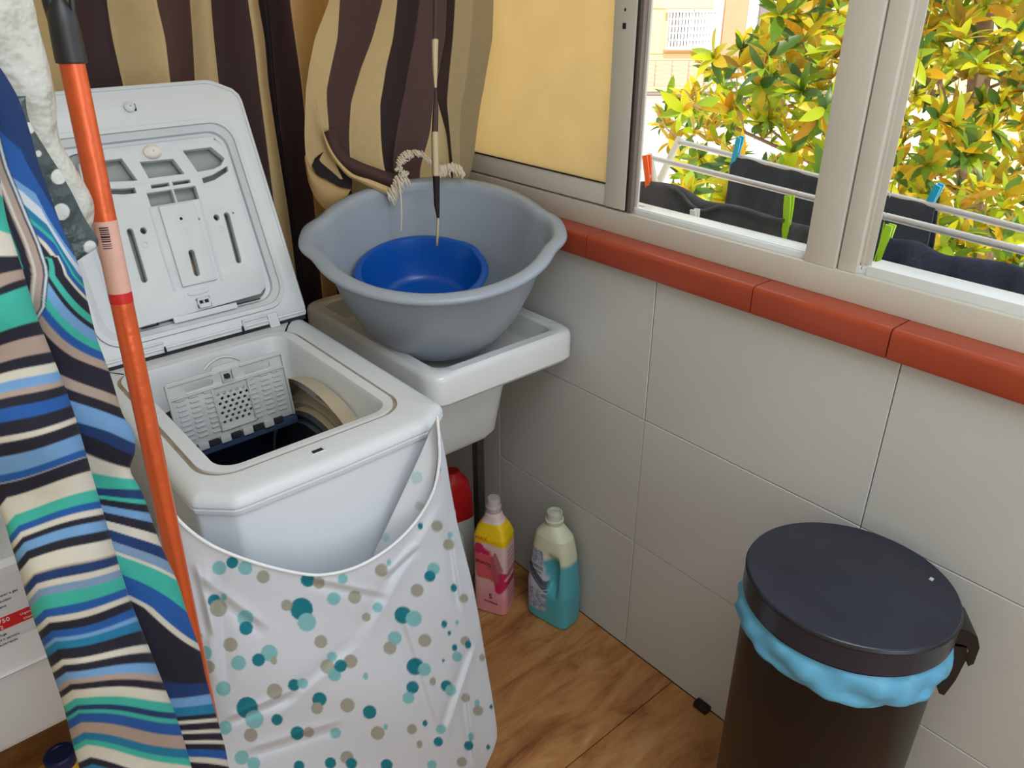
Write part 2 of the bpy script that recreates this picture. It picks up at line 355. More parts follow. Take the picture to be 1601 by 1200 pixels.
# drum flap standing open
FO = np.array([-.719, -.428, .742]); FU = np.array([1., 0, 0]); FV = np.array([0, .16, .987]); FV /= np.linalg.norm(FV); FW = np.cross(FU, FV)
def fl_(V): return xf(V, FO, FU, FV, FW)
holes = []
for r in range(7):
    for c in range(5):
        x = -.022+c*.011+(.0055 if r % 2 else 0); y = .026+r*.0085
        if abs(x) < .028: holes.append(ellp(x, y, .0028, .0030, 8, .6))
hs = [slot(-.068, .103, -.030, .103, .0055), slot(.034, .103, .072, .103, .0055)]
fo = [(-.100, .0), (.100, .0), (.102, .012), (.103, .116), (.098, .120), (.024, .120), (.020, .126), (-.020, .126), (-.024, .120), (-.098, .120), (-.103, .116), (-.102, .012)]
V, F = plate_geo(fo, holes+hs+[[(-.008, .098), (.009, .098), (.009, .114), (-.008, .114)]], -.002, .002, .0006); flap = mk('drum_flap', fl_(V), F, M_flap, wm, angle=30)
rb = []
for s in (-1, 1):
    for c0 in (.037, .062, .084):
        for r in range(9):
            rb.append(((s*c0-.008, .014+r*.009, .001), (s*c0+.008, .018+r*.009, .0045)))
Mf = Matrix(((FU[0], FV[0], FW[0], FO[0]), (FU[1], FV[1], FW[1], FO[1]), (FU[2], FV[2], FW[2], FO[2]), (0, 0, 0, 1)))
boxes('flap_rib', rb, M_flap, flap, .001, 1, Mf)
boxes('flap_frame', [((-.101, .090, .001), (.101, .0935, .006)), ((-.101, .114, .001), (-.024, .118, .005)), ((.024, .114, .001), (.101, .118, .005)), ((-.032, .012, .001), (-.029, .09, .006)), ((.030, .012, .001), (.033, .09, .006)), ((-.032, .012, .001), (.033, .016, .006)), ((-.103, .0, .0), (-.099, .118, .007)), ((.099, 0, 0), (.103, .118, .007))], M_flap, flap, .001, 1, Mf)
boxes('flap_catch', [((-.004, .100, -.003), (.005, .108, .004))], M_hole, flap, .001, 1, Mf)
boxes('flap_catch_frame', [((-.010, .096, .001), (-.0078, .116, .0055)), ((.0088, .096, .001), (.011, .116, .0055)), ((-.010, .114, .001), (.011, .1165, .0055)), ((-.010, .096, .001), (.011, .098, .0055))], M_flap, flap, .0005, 1, Mf)
arc = [FO+FU*x+FV*(.122+.014*(1-(x/.032)**2))-FW*.01 for x in np.linspace(-.032, .032, 12)]
V, F = tube(arc, .003, 6); mk('finger_grip', V, F, M_flap, flap)
hb = []; hw = []
for x in (-.085, -.048, -.008, .032, .07): hb.append(((x-.009, -.006, .0), (x+.009, .004, .007)))
for x in (-.067, -.028, .012, .051): hw.append(((x-.009, -.007, .001), (x+.009, .006, .009)))
boxes('hinge_gap', hb, M_hole, flap, .001, 1, Mf); boxes('hinge_clip', hw, M_flap, flap, .002, 2, Mf)
box('flap_rail', (-.83, -.432, .722), (-.612, -.418, .738), M_drum, wm, .003)
# lid, open and leaning back
TH = math.radians(23.7); LO = np.array([-.7, -.274, .852]); LU = np.array([1., 0, 0]); LV = np.array([0, math.sin(TH), math.cos(TH)]); LW = np.array([0, -math.cos(TH), math.sin(TH)])
def ld(V): return xf(V, LO, LU, LV, LW)
Ml = Matrix(((LU[0], LV[0], LW[0], LO[0]), (LU[1], LV[1], LW[1], LO[1]), (LU[2], LV[2], LW[2], LO[2]), (0, 0, 0, 1)))
lido = [(-.204, .004), (.204, .004), (.207, .01), (.209, .428), (.207, .438), (.198, .449), (.165, .466), (.152, .469), (-.152, .469), (-.165, .466), (-.198, .449), (-.207, .438), (-.209, .428), (-.207, .01)]
step = rrect(-.170, .178, .032, .398, .042)
V, F = plate_geo(lido, [step], -.028, 0, .0025); lid = mk('lid', ld(V), F, M_wp, wm, angle=30)
V, F = plate_geo([(x*.985, .006+(y-.004)*.985) for x, y in lido], [], -.034, -.0265, .002); mk('lid_outer_skin', ld(V), F, M_wh, lid, angle=30)
# raised rolled rim around the lid's edge
V, F = tube(ld([(x*.985, .012+(y-.004)*.972, .0005) for x, y in lido+[lido[0]]]), .0028, 6, False); mk('lid_rim', V, F, M_wp, lid)
lc = np.array([.004, .21]); N_ = 160
s0 = by_angle(step, lc, N_); s1 = by_angle(rrect(-.162, .170, .040, .390, .038), lc, N_); s2 = by_angle(rrect(-.150, .160, .050, .378, .032), lc, N_); s3 = by_angle(rrect(-.128, .150, .056, .368, .028), lc, N_)
def r3(P, w_): return np.column_stack([P, np.full(len(P), w_)])
V, F = loft([r3(s0, -.003), r3(s0*.999+lc*.001, .0035), r3(s1, .004), r3(s1*.995+lc*.005, -.001), r3(s2, -.008), r3(s2*.99+lc*.01, -.016), r3(s3, -.018)]); mk('lid_moulding', ld(V), F, M_wp, lid, angle=28)
PL = [(-.100, .057), (.128, .064), (.143, .075), (.145, .10), (.151, .32), (.146, .345), (.136, .366), (-.085, .366), (-.106, .345), (-.112, .30), (-.110, .07)]
H = [[(-.078, .316), (-.066, .3105), (-.023, .306), (-.036, .346), (-.070, .346)][::-1], [(-.002, .307), (.060, .306), (.049, .334), (-.008, .336)][::-1], [(.085, .306), (.115, .307), (.131, .312), (.141, .323), (.123, .346), (.071, .346)][::-1],
     [(-.076, .299), (-.050, .295), (-.031, .294), (-.031, .285), (-.052, .286), (-.078, .291)], [(-.003, .2885), (.028, .2885), (.028, .294), (-.003, .294)], [(.035, .2885), (.066, .2885), (.066, .294), (.035, .294)],
     [(.089, .284), (.110, .287), (.140, .299), (.142, .308), (.110, .296), (.089, .293)],
     [(-.014, .258), (.029, .258), (.029, .281), (-.014, .281)], [(.033, .258), (.072, .258), (.072, .281), (.033, .281)],
     slot(-.062, .222, -.0655, .136, .0048), slot(.112, .220, .107, .134, .0048), slot(.026, .165, .0235, .127, .0048),
     ellp(-.040, .219, .005, .0055), ellp(.092, .219, .005, .0055), ellp(-.090, .214, .0015, .0015, 8), ellp(.125, .222, .0015, .0015, 8), ellp(.060, .222, .0015, .0015, 8), ellp(.135, .36, .0015, .0015, 8)]
V, F = plate_geo(PL, H, -.017, .0015, .0022); lp_ = mk('inner_plate', ld(V), F, M_wp, lid, angle=30)
V, F = plate_geo([(-.118, .055), (.152, .055), (.152, .37), (-.118, .37)], [], -.0262, -.0245); mk('recess_back', ld(V), F, M_wpd, lid)
# raised ribs round the windows and centre channel
def rib(pts, r=.003, name='rib'):
    V, F = tube(ld([(x, y, z) for x, y, z in pts]), r, 8); return mk(name, V, F, M_wp, lid)
CH = [(-.012, .256), (.070, .256), (.070, .250), (.060, .105), (-.018, .105), (-.014, .25)]
V, F = plate_geo([(-.004, .255), (.058, .255), (.056, .108), (-.008, .108)], [slot(.026, .165, .0235, .127, .0048)], -.002, .0075, .0025); mk('centre_channel', ld(V), F, M_wp, lid, angle=30)
rib([(-.017, .256, 0), (-.021, .18, 0), (-.022, .104, 0)], .003); rib([(.073, .256, 0), (.068, .18, 0), (.064, .104, 0)], .003)
V, F = plate_geo([(.018, .158), (.034, .158), (.034, .118), (.018, .118)], [], -.0195, -.0185); mk('rust_strip', ld(V), F, M_rust, lid)
for cx, cy, r in ((.027, .227, .0085), (.027, .205, .006), (.094, .196, .006), (-.045, .195, .006)):
    V, F = lathe([(r, 0), (r, .0012), (r-.0015, .0015), (r-.0022, .0008)], ld([(cx, cy, .0065 if cx == .027 else .001)])[0], LW, 20); mk('moulded_ring', V, F, M_wp, lid)
V, F = lathe([(.0028, 0), (.001, .0006)], ld([(.027, .227, .0078)])[0], LW, 10, cap1=True); mk('screw_hole', V, F, M_hole, lid)
# latch hook on the flange, knob above the middle window, lower clip
V, F = lathe([(.0085, 0), (.009, .006), (.0055, .009), (0.001, .0095)], ld([(.004, .431, 0)])[0], LW, 16); mk('latch_hook', V, F, M_wp, lid)
boxes('latch_gap', [((.0115, .424, .0), (.0145, .436, .004))], M_hole, lid, .0004, 1, Ml)
V, F = lathe([(.014, 0), (.0135, .006), (.009, .0105), (.001, .012)], ld([(.017, .350, .001)])[0], LW, 20, rfun=lambda t, h: 1+.12*np.cos(2*t)); mk('detergent_knob', V, F, mat('knob_white', srgb(234, 228, 224), .4), lid)
boxes('lower_clip', [((.008, .064, -.002), (.032, .072, .008)), ((.008, .078, -.002), (.032, .083, .008)), ((.008, .064, -.002), (.0115, .083, .008)), ((.0285, .064, -.002), (.032, .083, .008)), ((.0185, .064, -.002), (.0215, .083, .007))], M_wp, lid, .001, 1, Ml)
boxes('clip_gap', [((.0115, .072, -.001), (.0185, .078, .004)), ((.0215, .072, -.001), (.0285, .078, .004))], M_hole, lid, .0003, 1, Ml)
boxes('lower_tab', [((-.040, .049, -.006), (.078, .060, .002))], M_wp, lid, .002, 2, Ml)
V, F = plate_geo(ellp(.017, .094, .020, .005, 20), [], -.001, .004, .0008); mk('finger_scoop', ld(V), F, M_wp, lid)
boxes('dark_notch', [((-.095, .0535, -.006), (-.066, .0555, .0)), ((.079, .0545, -.006), (.125, .0565, .0)), ((-.069, .0545, -.006), (-.066, .0595, .0))], M_hole, lid, .0004, 1, Ml)
boxes('hinge_gap', [((-.203, -.004, -.024), (.203, .0035, -.002))], M_hole, lid, .001, 1, Ml)
boxes('hinge_bracket', [((-.112, .004, .0), (-.108, .024, .0045)), ((-.112, .020, .0), (-.070, .024, .0045)), ((.076, .004, 0), (.079, .024, .0045)), ((.076, .020, 0), (.126, .024, .0045)), ((.126, -.004, 0), (.146, .024, .0045))], M_wp, lid, .001, 1, Ml)
boxes('hinge_pin', [((-.072, .0, .0), (-.069, .014, .006)), ((.072, .0, .0), (.075, .014, .006)), ((.144, .0, 0), (.147, .02, .003))], M_hole, lid, .0008, 1, Ml)

# ------------------------------------------------------------------ dotted cover pulled down off the machine
def coons(top, left, right, bottom, ns, nt):
    """image-space patch: top/bottom functions of s, left/right functions of t"""
    s = np.linspace(0, 1, ns); t = np.linspace(0, 1, nt); T = top(s); B = bottom(s); Lf = left(t); Rt = right(t)
    S, Tt = np.meshgrid(s, t); S = S[..., None]; Tt = Tt[..., None]
    P = (1-Tt)*T[None]+Tt*B[None]+(1-S)*Lf[:, None]+S*Rt[:, None]-((1-S)*(1-Tt)*T[0]+S*(1-Tt)*T[-1]+(1-S)*Tt*B[0]+S*Tt*B[-1])
    return P, S[..., 0], Tt[..., 0]
def curve(pts):
    P = smooth_path([(a, b, 0) for a, b in pts], 10)[:, :2]; d = np.r_[0, np.cumsum(np.linalg.norm(np.diff(P, axis=0), axis=1))]; d /= d[-1]
    return lambda s: np.column_stack([np.interp(s, d, P[:, 0]), np.interp(s, d, P[:, 1])])
def put(P, Y):
    D = _fw*CF+_rt*(P[..., 0:1]-800.5)-_up*(P[..., 1:2]-600); return CC+D*((Y[..., None]-CC[1])/D[..., 1:2])
TEAL, LTEAL, TAU = (14, 120, 138), (128, 186, 192), (160, 158, 146)
DOTS = '''T410,668,38 L428,712,31 g360,655,19 T118,640,22 L150,628,13 G132,665,29 L222,698,27 T224,732,23 G172,787,24 L302,815,28 T266,838,22 G318,840,14 L199,848,25 L86,815,24 G98,862,22 T385,922,20 L414,917,18 G320,943,26 L148,934,25 T228,998,36 L252,1037,31 G240,1090,23 T328,1038,19 L154,1065,23 T396,1083,23 G434,1080,18 T470,970,24 G462,1000,20 L524,1083,18 G475,777,22 G678,538,22 L703,512,11 L548,567,17 T432,570,24 G468,580,20 L518,633,22 G588,628,22 L665,662,17 G627,695,15 T750,688,29 L786,700,27 L722,765,23 G706,798,22 G823,773,22 T791,860,29 L822,870,22 G850,910,14 T782,930,21 L768,965,20 T895,925,19 L910,940,19 G960,965,15 L998,982,12 G1001,1008,17 T638,1013,23 G564,990,24 G665,1083,23 L692,1062,10 L512,828,17 G497,860,24 L521,888,22 G574,843,23 T541,858,21 L625,892,12 G797,605,22 L852,533,21 T840,558,19 L908,420,12 G903,452,19 G864,390,19 T808,390,12 T920,597,14 G954,632,15 T888,718,13 L931,712,8 T905,748,8 G958,775,16 T968,787,14 T923,797,12 L931,827,17 G1015,830,13 T885,840,6 G805,1120,13 L877,1070,17 T868,1112,16 G780,1070,17 T824,1050,11 L978,1095,14 T970,1125,16 G947,1180,17 T1035,1130,9 L847,1190,16 T695,1190,20 G562,1165,22 T577,1185,19 T507,1183,19 T402,1193,18 L210,1165,24 L250,1185,22 T178,512,20 L222,530,24 L135,530,24 G282,560,22 T1045,995,8 L796,228,20 G805,322,16 L690,428,15 G60,760,18 T40,690,16 G20,610,20 L870,100,10 L872,200,9'''.split()
def dotcol(P):
    c = np.tile(srgba((210, 214, 224)), (P.shape[0], 1))
    for q in DOTS:
        k = q[0]; x, y, r = map(float, q[1:].split(',')); x = 280+.4668*x; y = 640+.4667*y; r *= .4667
        sq = 1.0
        a = np.clip((r-np.hypot((P[:, 0]-x)/ (1 if r > 7 else .75), P[:, 1]-y))/1.2+.5, 0, 1)[:, None]
        c = c*(1-a)+a*srgba({'T': TEAL, 'L': LTEAL}.get(k, TAU))
    return c
M_cover = mat('dotted_cover_fabric', (1, 1, 1), .75, var=.03, scale=20, attr='print', bump=.04, bscale=260, translucent=.12)
cv = thing('machine_cover', (-.68, -.83, 0), 'white cloth cover with teal and taupe dots pulled down around the washing machine', 'cover')
hem = curve([(246, 750), (262, 790), (290, 824), (335, 855), (400, 880), (466, 896), (510, 898), (560, 885), (610, 855), (650, 815), (676, 770), (686, 725), (686, 690), (683, 652)])
rightc = curve([(684, 652), (692, 690), (698, 720), (706, 770), (718, 830), (736, 900), (748, 960), (758, 1020), (770, 1090), (777, 1140), (774, 1165), (757, 1205)])
leftc = curve([(246, 750), (264, 860), (290, 960), (312, 1060), (338, 1150), (360, 1290)])
botc = curve([(360, 1290), (480, 1330), (620, 1290), (757, 1205)])
P, S, T_ = coons(hem, leftc, rightc, botc, 270, 270)
# depth: bulges forward in the sagging middle, creases run diagonally
base = -.800-.045*np.sin(PI*np.clip(S, 0, 1))**.8*(1-T_)-.03*np.sin(PI*S)*T_-.012*T_
crease = np.zeros_like(S)
def crs(x0, y0, x1, y1, wd, amp):
    d = np.array([x1-x0, y1-y0], float); L_ = np.hypot(*d); d /= L_; rx = P[..., 0]-x0; ry = P[..., 1]-y0
    al = rx*d[0]+ry*d[1]; ac = -rx*d[1]+ry*d[0]; m_ = np.clip(al/L_*6, 0, 1)*np.clip((1-al/L_)*6, 0, 1)
    return amp*m_*np.exp(-(ac/wd)**2)*np.sign(ac+1e-6)*np.minimum(np.abs(ac)/wd*1.6, 1)+amp*.5*m_*np.exp(-(ac/(wd*.5))**2)
for a_ in ((690, 770, 560, 1000, 16, .004), (560, 1000, 420, 1120, 14, .003), (330, 870, 345, 1090, 18, -.006), (620, 950, 690, 1160, 12, .005), (300, 900, 420, 990, 14, .004), (350, 1130, 470, 1080, 10, .005), (700, 820, 720, 960, 8, .006), (655, 850, 600, 905, 8, -.006), (470, 905, 610, 935, 10, .004), (740, 1000, 690, 1150, 10, .006), (380, 1180, 540, 1130, 12, .004), (725, 1080, 740, 1200, 8, .006), (300, 880, 330, 1000, 10, .005)):
    crease = crease+crs(*a_)
Yd = base+crease*1.0+ripple(P[..., 0], P[..., 1], .004, 3)
Yd = np.maximum(Yd, -.90); hx = np.minimum(T_*12, 1); Yd = Yd*1.0
Yd[:, -1:] += .004
V = put(P, Yd).reshape(-1, 3); V[:, 2] = np.maximum(V[:, 2], .004)
mk('cover_front', V, grid_faces(270, 270)[:, ::-1], M_cover, cv, angle=0, cols=dotcol(P.reshape(-1, 2)))
top = put(hem(np.linspace(0, 1, 120)), np.interp(np.linspace(0, 1, 120), np.linspace(0, 1, 270), Yd[0]))
Vh, Fh = tube(top+np.array([0, -.001, .001]), .0022, 8); mk('hem_piping', Vh, Fh, mat('white_piping', srgb(228, 230, 234), .6, bump=.1, bscale=300), cv)
# folded-in flap resting against the machine front at the right
fl1 = curve([(681, 655), (650, 725), (615, 800), (583, 868)]); fl2 = curve([(684, 655), (684, 715), (672, 775), (645, 820), (610, 852), (583, 875)])
s = np.linspace(0, 1, 60); A = fl1(s); B = fl2(s); t = np.linspace(0, 1, 60)[None, :, None]; Pf = A[:, None]*(1-t)+B[:, None]*t
Yf = np.broadcast_to(-.7885-.02*np.linspace(0, 1, 60)[None, :]*np.sin(PI*s)[:, None], Pf.shape[:2]).copy(); Yf[:, 0] += .002
ccf = dotcol(Pf.reshape(-1, 2))*.55+srgba((214, 214, 214))*.45*np.ones((3600, 3))
mk('cover_inner_fold', put(Pf, Yf).reshape(-1, 3), grid_faces(60, 60), M_cover, cv, angle=0, cols=ccf)
# right and left sides going back along the machine
Rw = V.reshape(270, 270, 3)[:, -1]; Lw = V.reshape(270, 270, 3)[:, 0]
for nm, E, sx in (('cover_side', Rw, .012), ('cover_side', Lw, -.012)):
    E = E[::6]; cols_ = []
    R = []
    for k, q in enumerate(np.linspace(0, 1, 24)):
        Q = E.copy(); Q[:, 1] = E[:, 1]+(-.26-E[:, 1])*q
        xt = (-.478 if sx > 0 else -.922); Q[:, 0] = E[:, 0]+(xt-E[:, 0])*min(1, q*1.2)*.8+.006*np.sin(q*17+E[:, 2]*5)*(1 if q > 0 else 0)
        Q[:, 0] = np.clip(Q[:, 0], None, -.478 if False else 1) if sx > 0 else np.minimum(Q[:, 0], -.91)
        Q[:, 2] = E[:, 2]*(1-min(.55, q*.9)*(E[:, 2]/.85)**1.0); R.append(Q)
    V2 = np.array(R); V2[..., 2] = np.maximum(V2[..., 2], .004)
    img = np.stack([V2[..., 1]*900+1500, 1200-V2[..., 2]*620], -1).reshape(-1, 2)
    mk(nm, V2.reshape(-1, 3), grid_faces(V2.shape[0], V2.shape[1]), M_cover, cv, angle=0, cols=np.tile(srgba((210, 214, 224)), (len(img), 1)))
box('pink_tag', tuple(on(686, 748, 'y', -.815)-np.array([.003, .001, .006])), tuple(on(686, 740, 'y', -.815)+np.array([.003, .001, .004])), mat('pink_tag', srgb(230, 70, 110), .6), cv, .0006)

# ------------------------------------------------------------------ laundry sink on its stand
sk = thing('laundry_sink', (-.21, -.29, .5), 'white ceramic utility sink between the washing machine and tiled wall', 'sink')
c2 = np.array([-.208, -.294])
def rr(x0, x1, y0, y1, r, z): return ring(by_angle(rrect(x0, x1, y0, y1, r), c2, 120), z)
X0, X1, Y0, Y1 = -.396, -.020, -.560, -.035
RG = [rr(X0+.03, X1-.03, Y0+.03, Y1-.03, .02, .712), rr(X0+.006, X1-.006, Y0+.006, Y1-.006, .03, .716), rr(X0, X1, Y0, Y1, .034, .724), rr(X0, X1, Y0, Y1, .034, .772), rr(X0+.003, X1-.003, Y0+.003, Y1-.003, .033, .780), rr(X0+.010, X1-.010, Y0+.010, Y1-.010, .03, .785),
      rr(X0+.030, X1-.030, Y0+.030, Y1-.03, .028, .785), rr(X0+.036, X1-.036, Y0+.036, Y1-.036, .026, .780), rr(X0+.042, X1-.042, Y0+.042, Y1-.042, .024, .752), rr(X0+.05, X1-.05, Y0+.05, Y1-.05, .02, .738)]
V, F = loft(RG, True, False, True); mk('basin_rim', V, [f[::-1] if len(f) < 5 else f for f in F], M_sink, sk, angle=35)
V, F = loft([rr(-.385, -.118, -.47, -.06, .03, .716), rr(-.38, -.126, -.462, -.07, .03, .66), rr(-.36, -.142, -.445, -.09, .03, .535), rr(-.35, -.155, -.43, -.10, .025, .515), rr(-.34, -.17, -.42, -.11, .02, .512)], True, False, True); mk('bowl', V, F, M_sink, sk, angle=35)
st = thing('sink_stand', (-.23, -.25, 0), 'dark grey steel stand under the laundry sink', 'stand')
for x in (-.380, -.098):
    for y in (-.300, -.08):
        box('leg', (x, y, 0), (x+.022, y+.022, .512), M_steel, st, .0015)
box('crossbar', (-.36, -.3005, .485), (-.096, -.277, .509), M_steel, st, .0015); box('crossbar', (-.36, -.082, .485), (-.096, -.059, .509), M_steel, st, .0015)
box('crossbar', (-.0985, -.28, .488), (-.077, -.08, .509), M_steel, st, .0015); box('crossbar', (-.380, -.28, .488), (-.358, -.08, .509), M_steel, st, .0015)
# ------------------------------------------------------------------ grey tub and blue basin (tub tips toward the room)
tau = math.radians(13); vd = np.array([.565, .825]); TA = np.array([-vd[0]*math.sin(tau), -vd[1]*math.sin(tau), math.cos(tau)])
TC = np.array([-.258, -.388, 1.004]); HT = .230; TB = TC-TA*HT
ta, tb, _ = frame_axis(TA)
hd = math.atan2(np.dot((.825, -.565, 0), tb), np.dot((.825, -.565, 0), ta))
def hand(t, h):
    k = np.exp(-((np.abs(((t-hd+PI/2) % PI)-PI/2))/.26)**4); return 1+.075*k*np.clip((h-.19)/.02, 0, 1)
KR = .975
tub = thing('grey_tub', tuple(TB), 'large grey plastic wash tub with moulded handles sitting in the sink', 'tub')
pr = [(.001, .0), (.116, 0), (.130, .004), (.146, .016), (.182, .07), (.207, .13), (.221, .18), (.229, .206), (.233, .211), (.244, .208), (.249, .210), (.2515, .216), (.249, .221), (.240, .2235), (.230, .224), (.2235, .221), (.219, .206), (.202, .13), (.177, .07), (.142, .020), (.130, .010), (.116, .007), (.001, .007)]
pr = [(r*KR, h*HT/.222) for r, h in pr]
V, F = lathe(pr, TB, TA, 120, rfun=hand); mk('tub_body', V, F, M_grey, tub, angle=50)
back = np.array([vd[0]*math.cos(tau), vd[1]*math.cos(tau), math.sin(tau)]); side = np.cross(TA, back)
BB = TB+TA*.030+back*.038+side*(.030)
bs = thing('blue_basin', tuple(BB), 'small round blue plastic basin standing inside the big grey tub', 'basin')
hd2 = math.atan2(np.dot((.95, .1, 0), tb), np.dot((.95, .1, 0), ta))
def lip(t, h):
    k = np.exp(-(((t-hd2+PI) % (2*PI)-PI)/.20)**4); return 1+.04*k*np.clip((h-.075)/.01, 0, 1)
KB = .84
pb = [(.001, .0), (.088, 0), (.095, .003), (.103, .02), (.117, .07), (.126, .100), (.134, .101), (.139, .1035), (.1405, .107), (.138, .110), (.131, .1115), (.1255, .110), (.122, .100), (.113, .065), (.099, .02), (.092, .008), (.084, .005), (.001, .005)]
pb = [(r, h*KB) for r, h in pb]
V, F = lathe(pb, BB, TA, 96, rfun=lip); mk('basin_bowl', V, F, M_blue, bs, angle=50)
# ------------------------------------------------------------------ black pedal bin
BX, BY = -.183, -1.288
bn = thing('pedal_bin', (BX, BY, 0), 'tall black round pedal bin with flat lid standing by the tiled wall', 'bin')
mbin = mat('dark_brushed_steel', srgb(24, 20, 22), .36, metal=.2, var=.15, scale=5)
mlid = mat('satin_black_lid', srgb(42, 46, 62), .26, var=.3, scale=7, metal=.0, bump=.015, bscale=40)
V, F = lathe([(.128, 0), (.132, .004), (.133, .02), (.135, .03), (.139, .618), (.137, .620)], (BX, BY, 0), n=72, cap0=True); mk('bin_body', V, F, mbin, bn)
V, F = lathe([(.134, 0), (.136, .003), (.136, .022), (.134, .024)], (BX, BY, .0), n=64); mk('base_ring', V, F, M_black, bn)
tl = math.radians(1.5); LA = np.array([-.01, -.01, 1])
vb = np.array([.936, .348]); LAX = np.array([vb[0]*.062, vb[1]*.062, 1.]); LAX /= np.linalg.norm(LAX); LB = np.array([BX, BY, 0.])+np.array([0, 0, .640])-LAX*.625
V, F = lathe([(.138, .612), (.1455, .614), (.1465, .622), (.1460, .650), (.1465, .653), (.1450, .6565), (.1435, .6575), (.1385, .6565), (.10, .6595), (.05, .661), (.001, .6615)], LB, LAX, n=96); mk('bin_lid', V, F, mlid, bn, angle=25)
V, F = lathe([(.1467, .6505), (.1472, .6525), (.1460, .6548)], LB, LAX, n=96); mk('lid_edge_ring', V, F, M_black, bn)
# hinge at the rear right
hdx, hdy = .62, -.785; ha = math.atan2(hdy, hdx); hu = np.array([math.cos(ha), math.sin(ha), 0]); hv = np.array([-hu[1], hu[0], 0])
def hinge_prof(pts, w0, w1): return loft([[np.array([BX, BY, -.014])+hu*r+hv*w_+np.array([0, 0, z]) for r, z in pts] for w_ in (w0, w1)], True, True, True)
V, F = hinge_prof([(.140, .648), (.160, .646), (.174, .636), (.181, .618), (.181, .586), (.175, .580), (.172, .604), (.163, .618), (.150, .620), (.141, .615)], -.030, .030); mk('lid_hinge', V, F, M_black, bn, angle=30)
V, F = hinge_prof([(.139, .61), (.168, .61), (.172, .585), (.168, .545), (.160, .512), (.152, .515), (.139, .55)], -.025, .025); mk('hinge_bracket', V, F, M_black, bn, angle=30)
V, F = lathe([(.004, -.0235), (.004, .0235)], np.array([BX, BY, .590])+hu*.170, hv, 10, True, True); mk('hinge_pin', V, F, M_alw, bn)
V, F = loft([[np.array([BX, BY, 0])-hu*.13+hv*a_+np.array([0, 0, .012])-hu*b_+np.array([0, 0, c_]) for a_, c_ in ((-.03, 0), (.03, 0), (.03, .008), (-.03, .008))] for b_ in (0, .05)], True, True, True); mk('pedal', V, F, M_black, bn)
box('lid_mark', (BX+.089, BY-.078, .6690), (BX+.095, BY-.073, .6716), mat('pale_chip', srgb(190, 195, 205), .5), bn, .0002)
# blue bin liner folded over the rim
NB = 220; th = np.linspace(0, 2*PI, NB, False); prof = [(.141, .613), (.1425, .609), (.147, .600), (.1500, .582), (.1500, .568), (.1485, .560), (.1500, .550), (.1485, .541), (.1450, .536), (.142, .533)]
# drop deepest facing the room (toward -x,-y)
ra = []
dd = np.array([math.cos(t) for t in th]); wv = np.cos(th-math.radians(235))
for k, (r, z) in enumerate(prof):
    q = k/(len(prof)-1); low = .590-.014*(wv*.5+.5)+.003*np.sin(3*th)+.004*np.sin(2*th+1); tp = .619+.013*np.cos(th-math.atan2(.348, .936)+PI); zz = tp+(low-tp)*((.613-z)/.080)
    wob = .0030*np.sin(th*19+5*q)*q*(1-q)*3+.0008*np.sin(th*41+q*9)*q*(1-q)*3+.0015*np.sin(7*th-q*6)*(1 if k > 1 else 0)+.0022*np.sin(th*9-8*q)*(q > .1)
    rr_ = r+wob; ra.append(np.column_stack([BX+rr_*np.cos(th), BY+rr_*np.sin(th), zz]))
V, F = loft(ra); mk('bin_liner', V, F, mat('blue_liner', srgb(104, 180, 222), .35, var=.08, scale=30, bump=.18, bscale=35, translucent=.15), bn, angle=0)
ds = box('door_stop', tuple(np.array([-.022, -1.000, .0005])), (-.002, -.965, .016), M_black, None, .003); tag(ds, 'tiny black rubber block on the floor by the bin', 'door stop')

# ------------------------------------------------------------------ bottles
def bottle_rings(c, d, secs, n=48):
    """secs: (z, half_length, half_depth, roundness, offset along d)"""
    d = np.array([d[0], d[1], 0.]); d /= np.linalg.norm(d); e = np.array([-d[1], d[0], 0]); R = []
    for z, a, b_, p, o in secs:
        t = np.linspace(0, 2*PI, n, False); x = np.sign(np.cos(t))*np.abs(np.cos(t))**(2/p)*a; y = np.sign(np.sin(t))*np.abs(np.sin(t))**(2/p)*b_
        R.append(np.array([c[0], c[1], 0])+np.outer(x+o, d)+np.outer(y, e)+np.array([0, 0, 1])*z)
    return R, d, e
def densify(secs, k=8):
    return [tuple(r) for r in smooth_path([s[:3] for s in secs], k)], secs
def sec_interp(secs, n=60):
    a = np.array(secs); zz = np.linspace(a[0, 0], a[-1, 0], n); return [(z, *[np.interp(z, a[:, 0], a[:, j]) for j in range(1, a.shape[1])]) for z in zz]
M_bot = mat('printed_bottle', (1, 1, 1), .35, var=.03, attr='print', spec=.5)
# pink softener bottle
pd = np.array([.037, -.072]); pe = np.array([.055, -.007])
pc = np.array([-.151, -.428]); pk = thing('softener_bottle', (pc[0], pc[1], 0), 'pink and white bottle with yellow shoulder on the floor left of the teal bottle', 'bottle')
ps = [(0, .040, .032, 5, 0), (.004, .0435, .035, 6, 0), (.20, .044, .036, 6, 0), (.235, .044, .036, 5, 0), (.258, .038, .029, 4, 0), (.282, .024, .022, 2.6, 0), (.298, .020, .020, 2, 0), (.300, .019, .019, 2, 0), (.312, .0165, .0165, 2, 0)]
R, d_, e_ = bottle_rings(pc, pd, sec_interp(ps, 200), 320); R = np.array(R)
def bottle_local(R, c, d, e):
    q = R.reshape(-1, 3)-np.array([c[0], c[1], 0]); return q@d, q@e, q[:, 2]
a, b_, z = bottle_local(R, pc, d_, e_)
def blend(c, m_, col, k=1): m_ = (np.clip(m_, 0, 1)*k)[:, None]; return c*(1-m_)+m_*srgba(col)
sm = lambda x, w_=.0015: np.clip(x/w_+.5, 0, 1)
col = np.tile(srgba((232, 196, 196)), (len(z), 1)); col = blend(col, sm(.10-z, .12), (226, 150, 156))
front = sm(-b_-.015)   # face toward the room
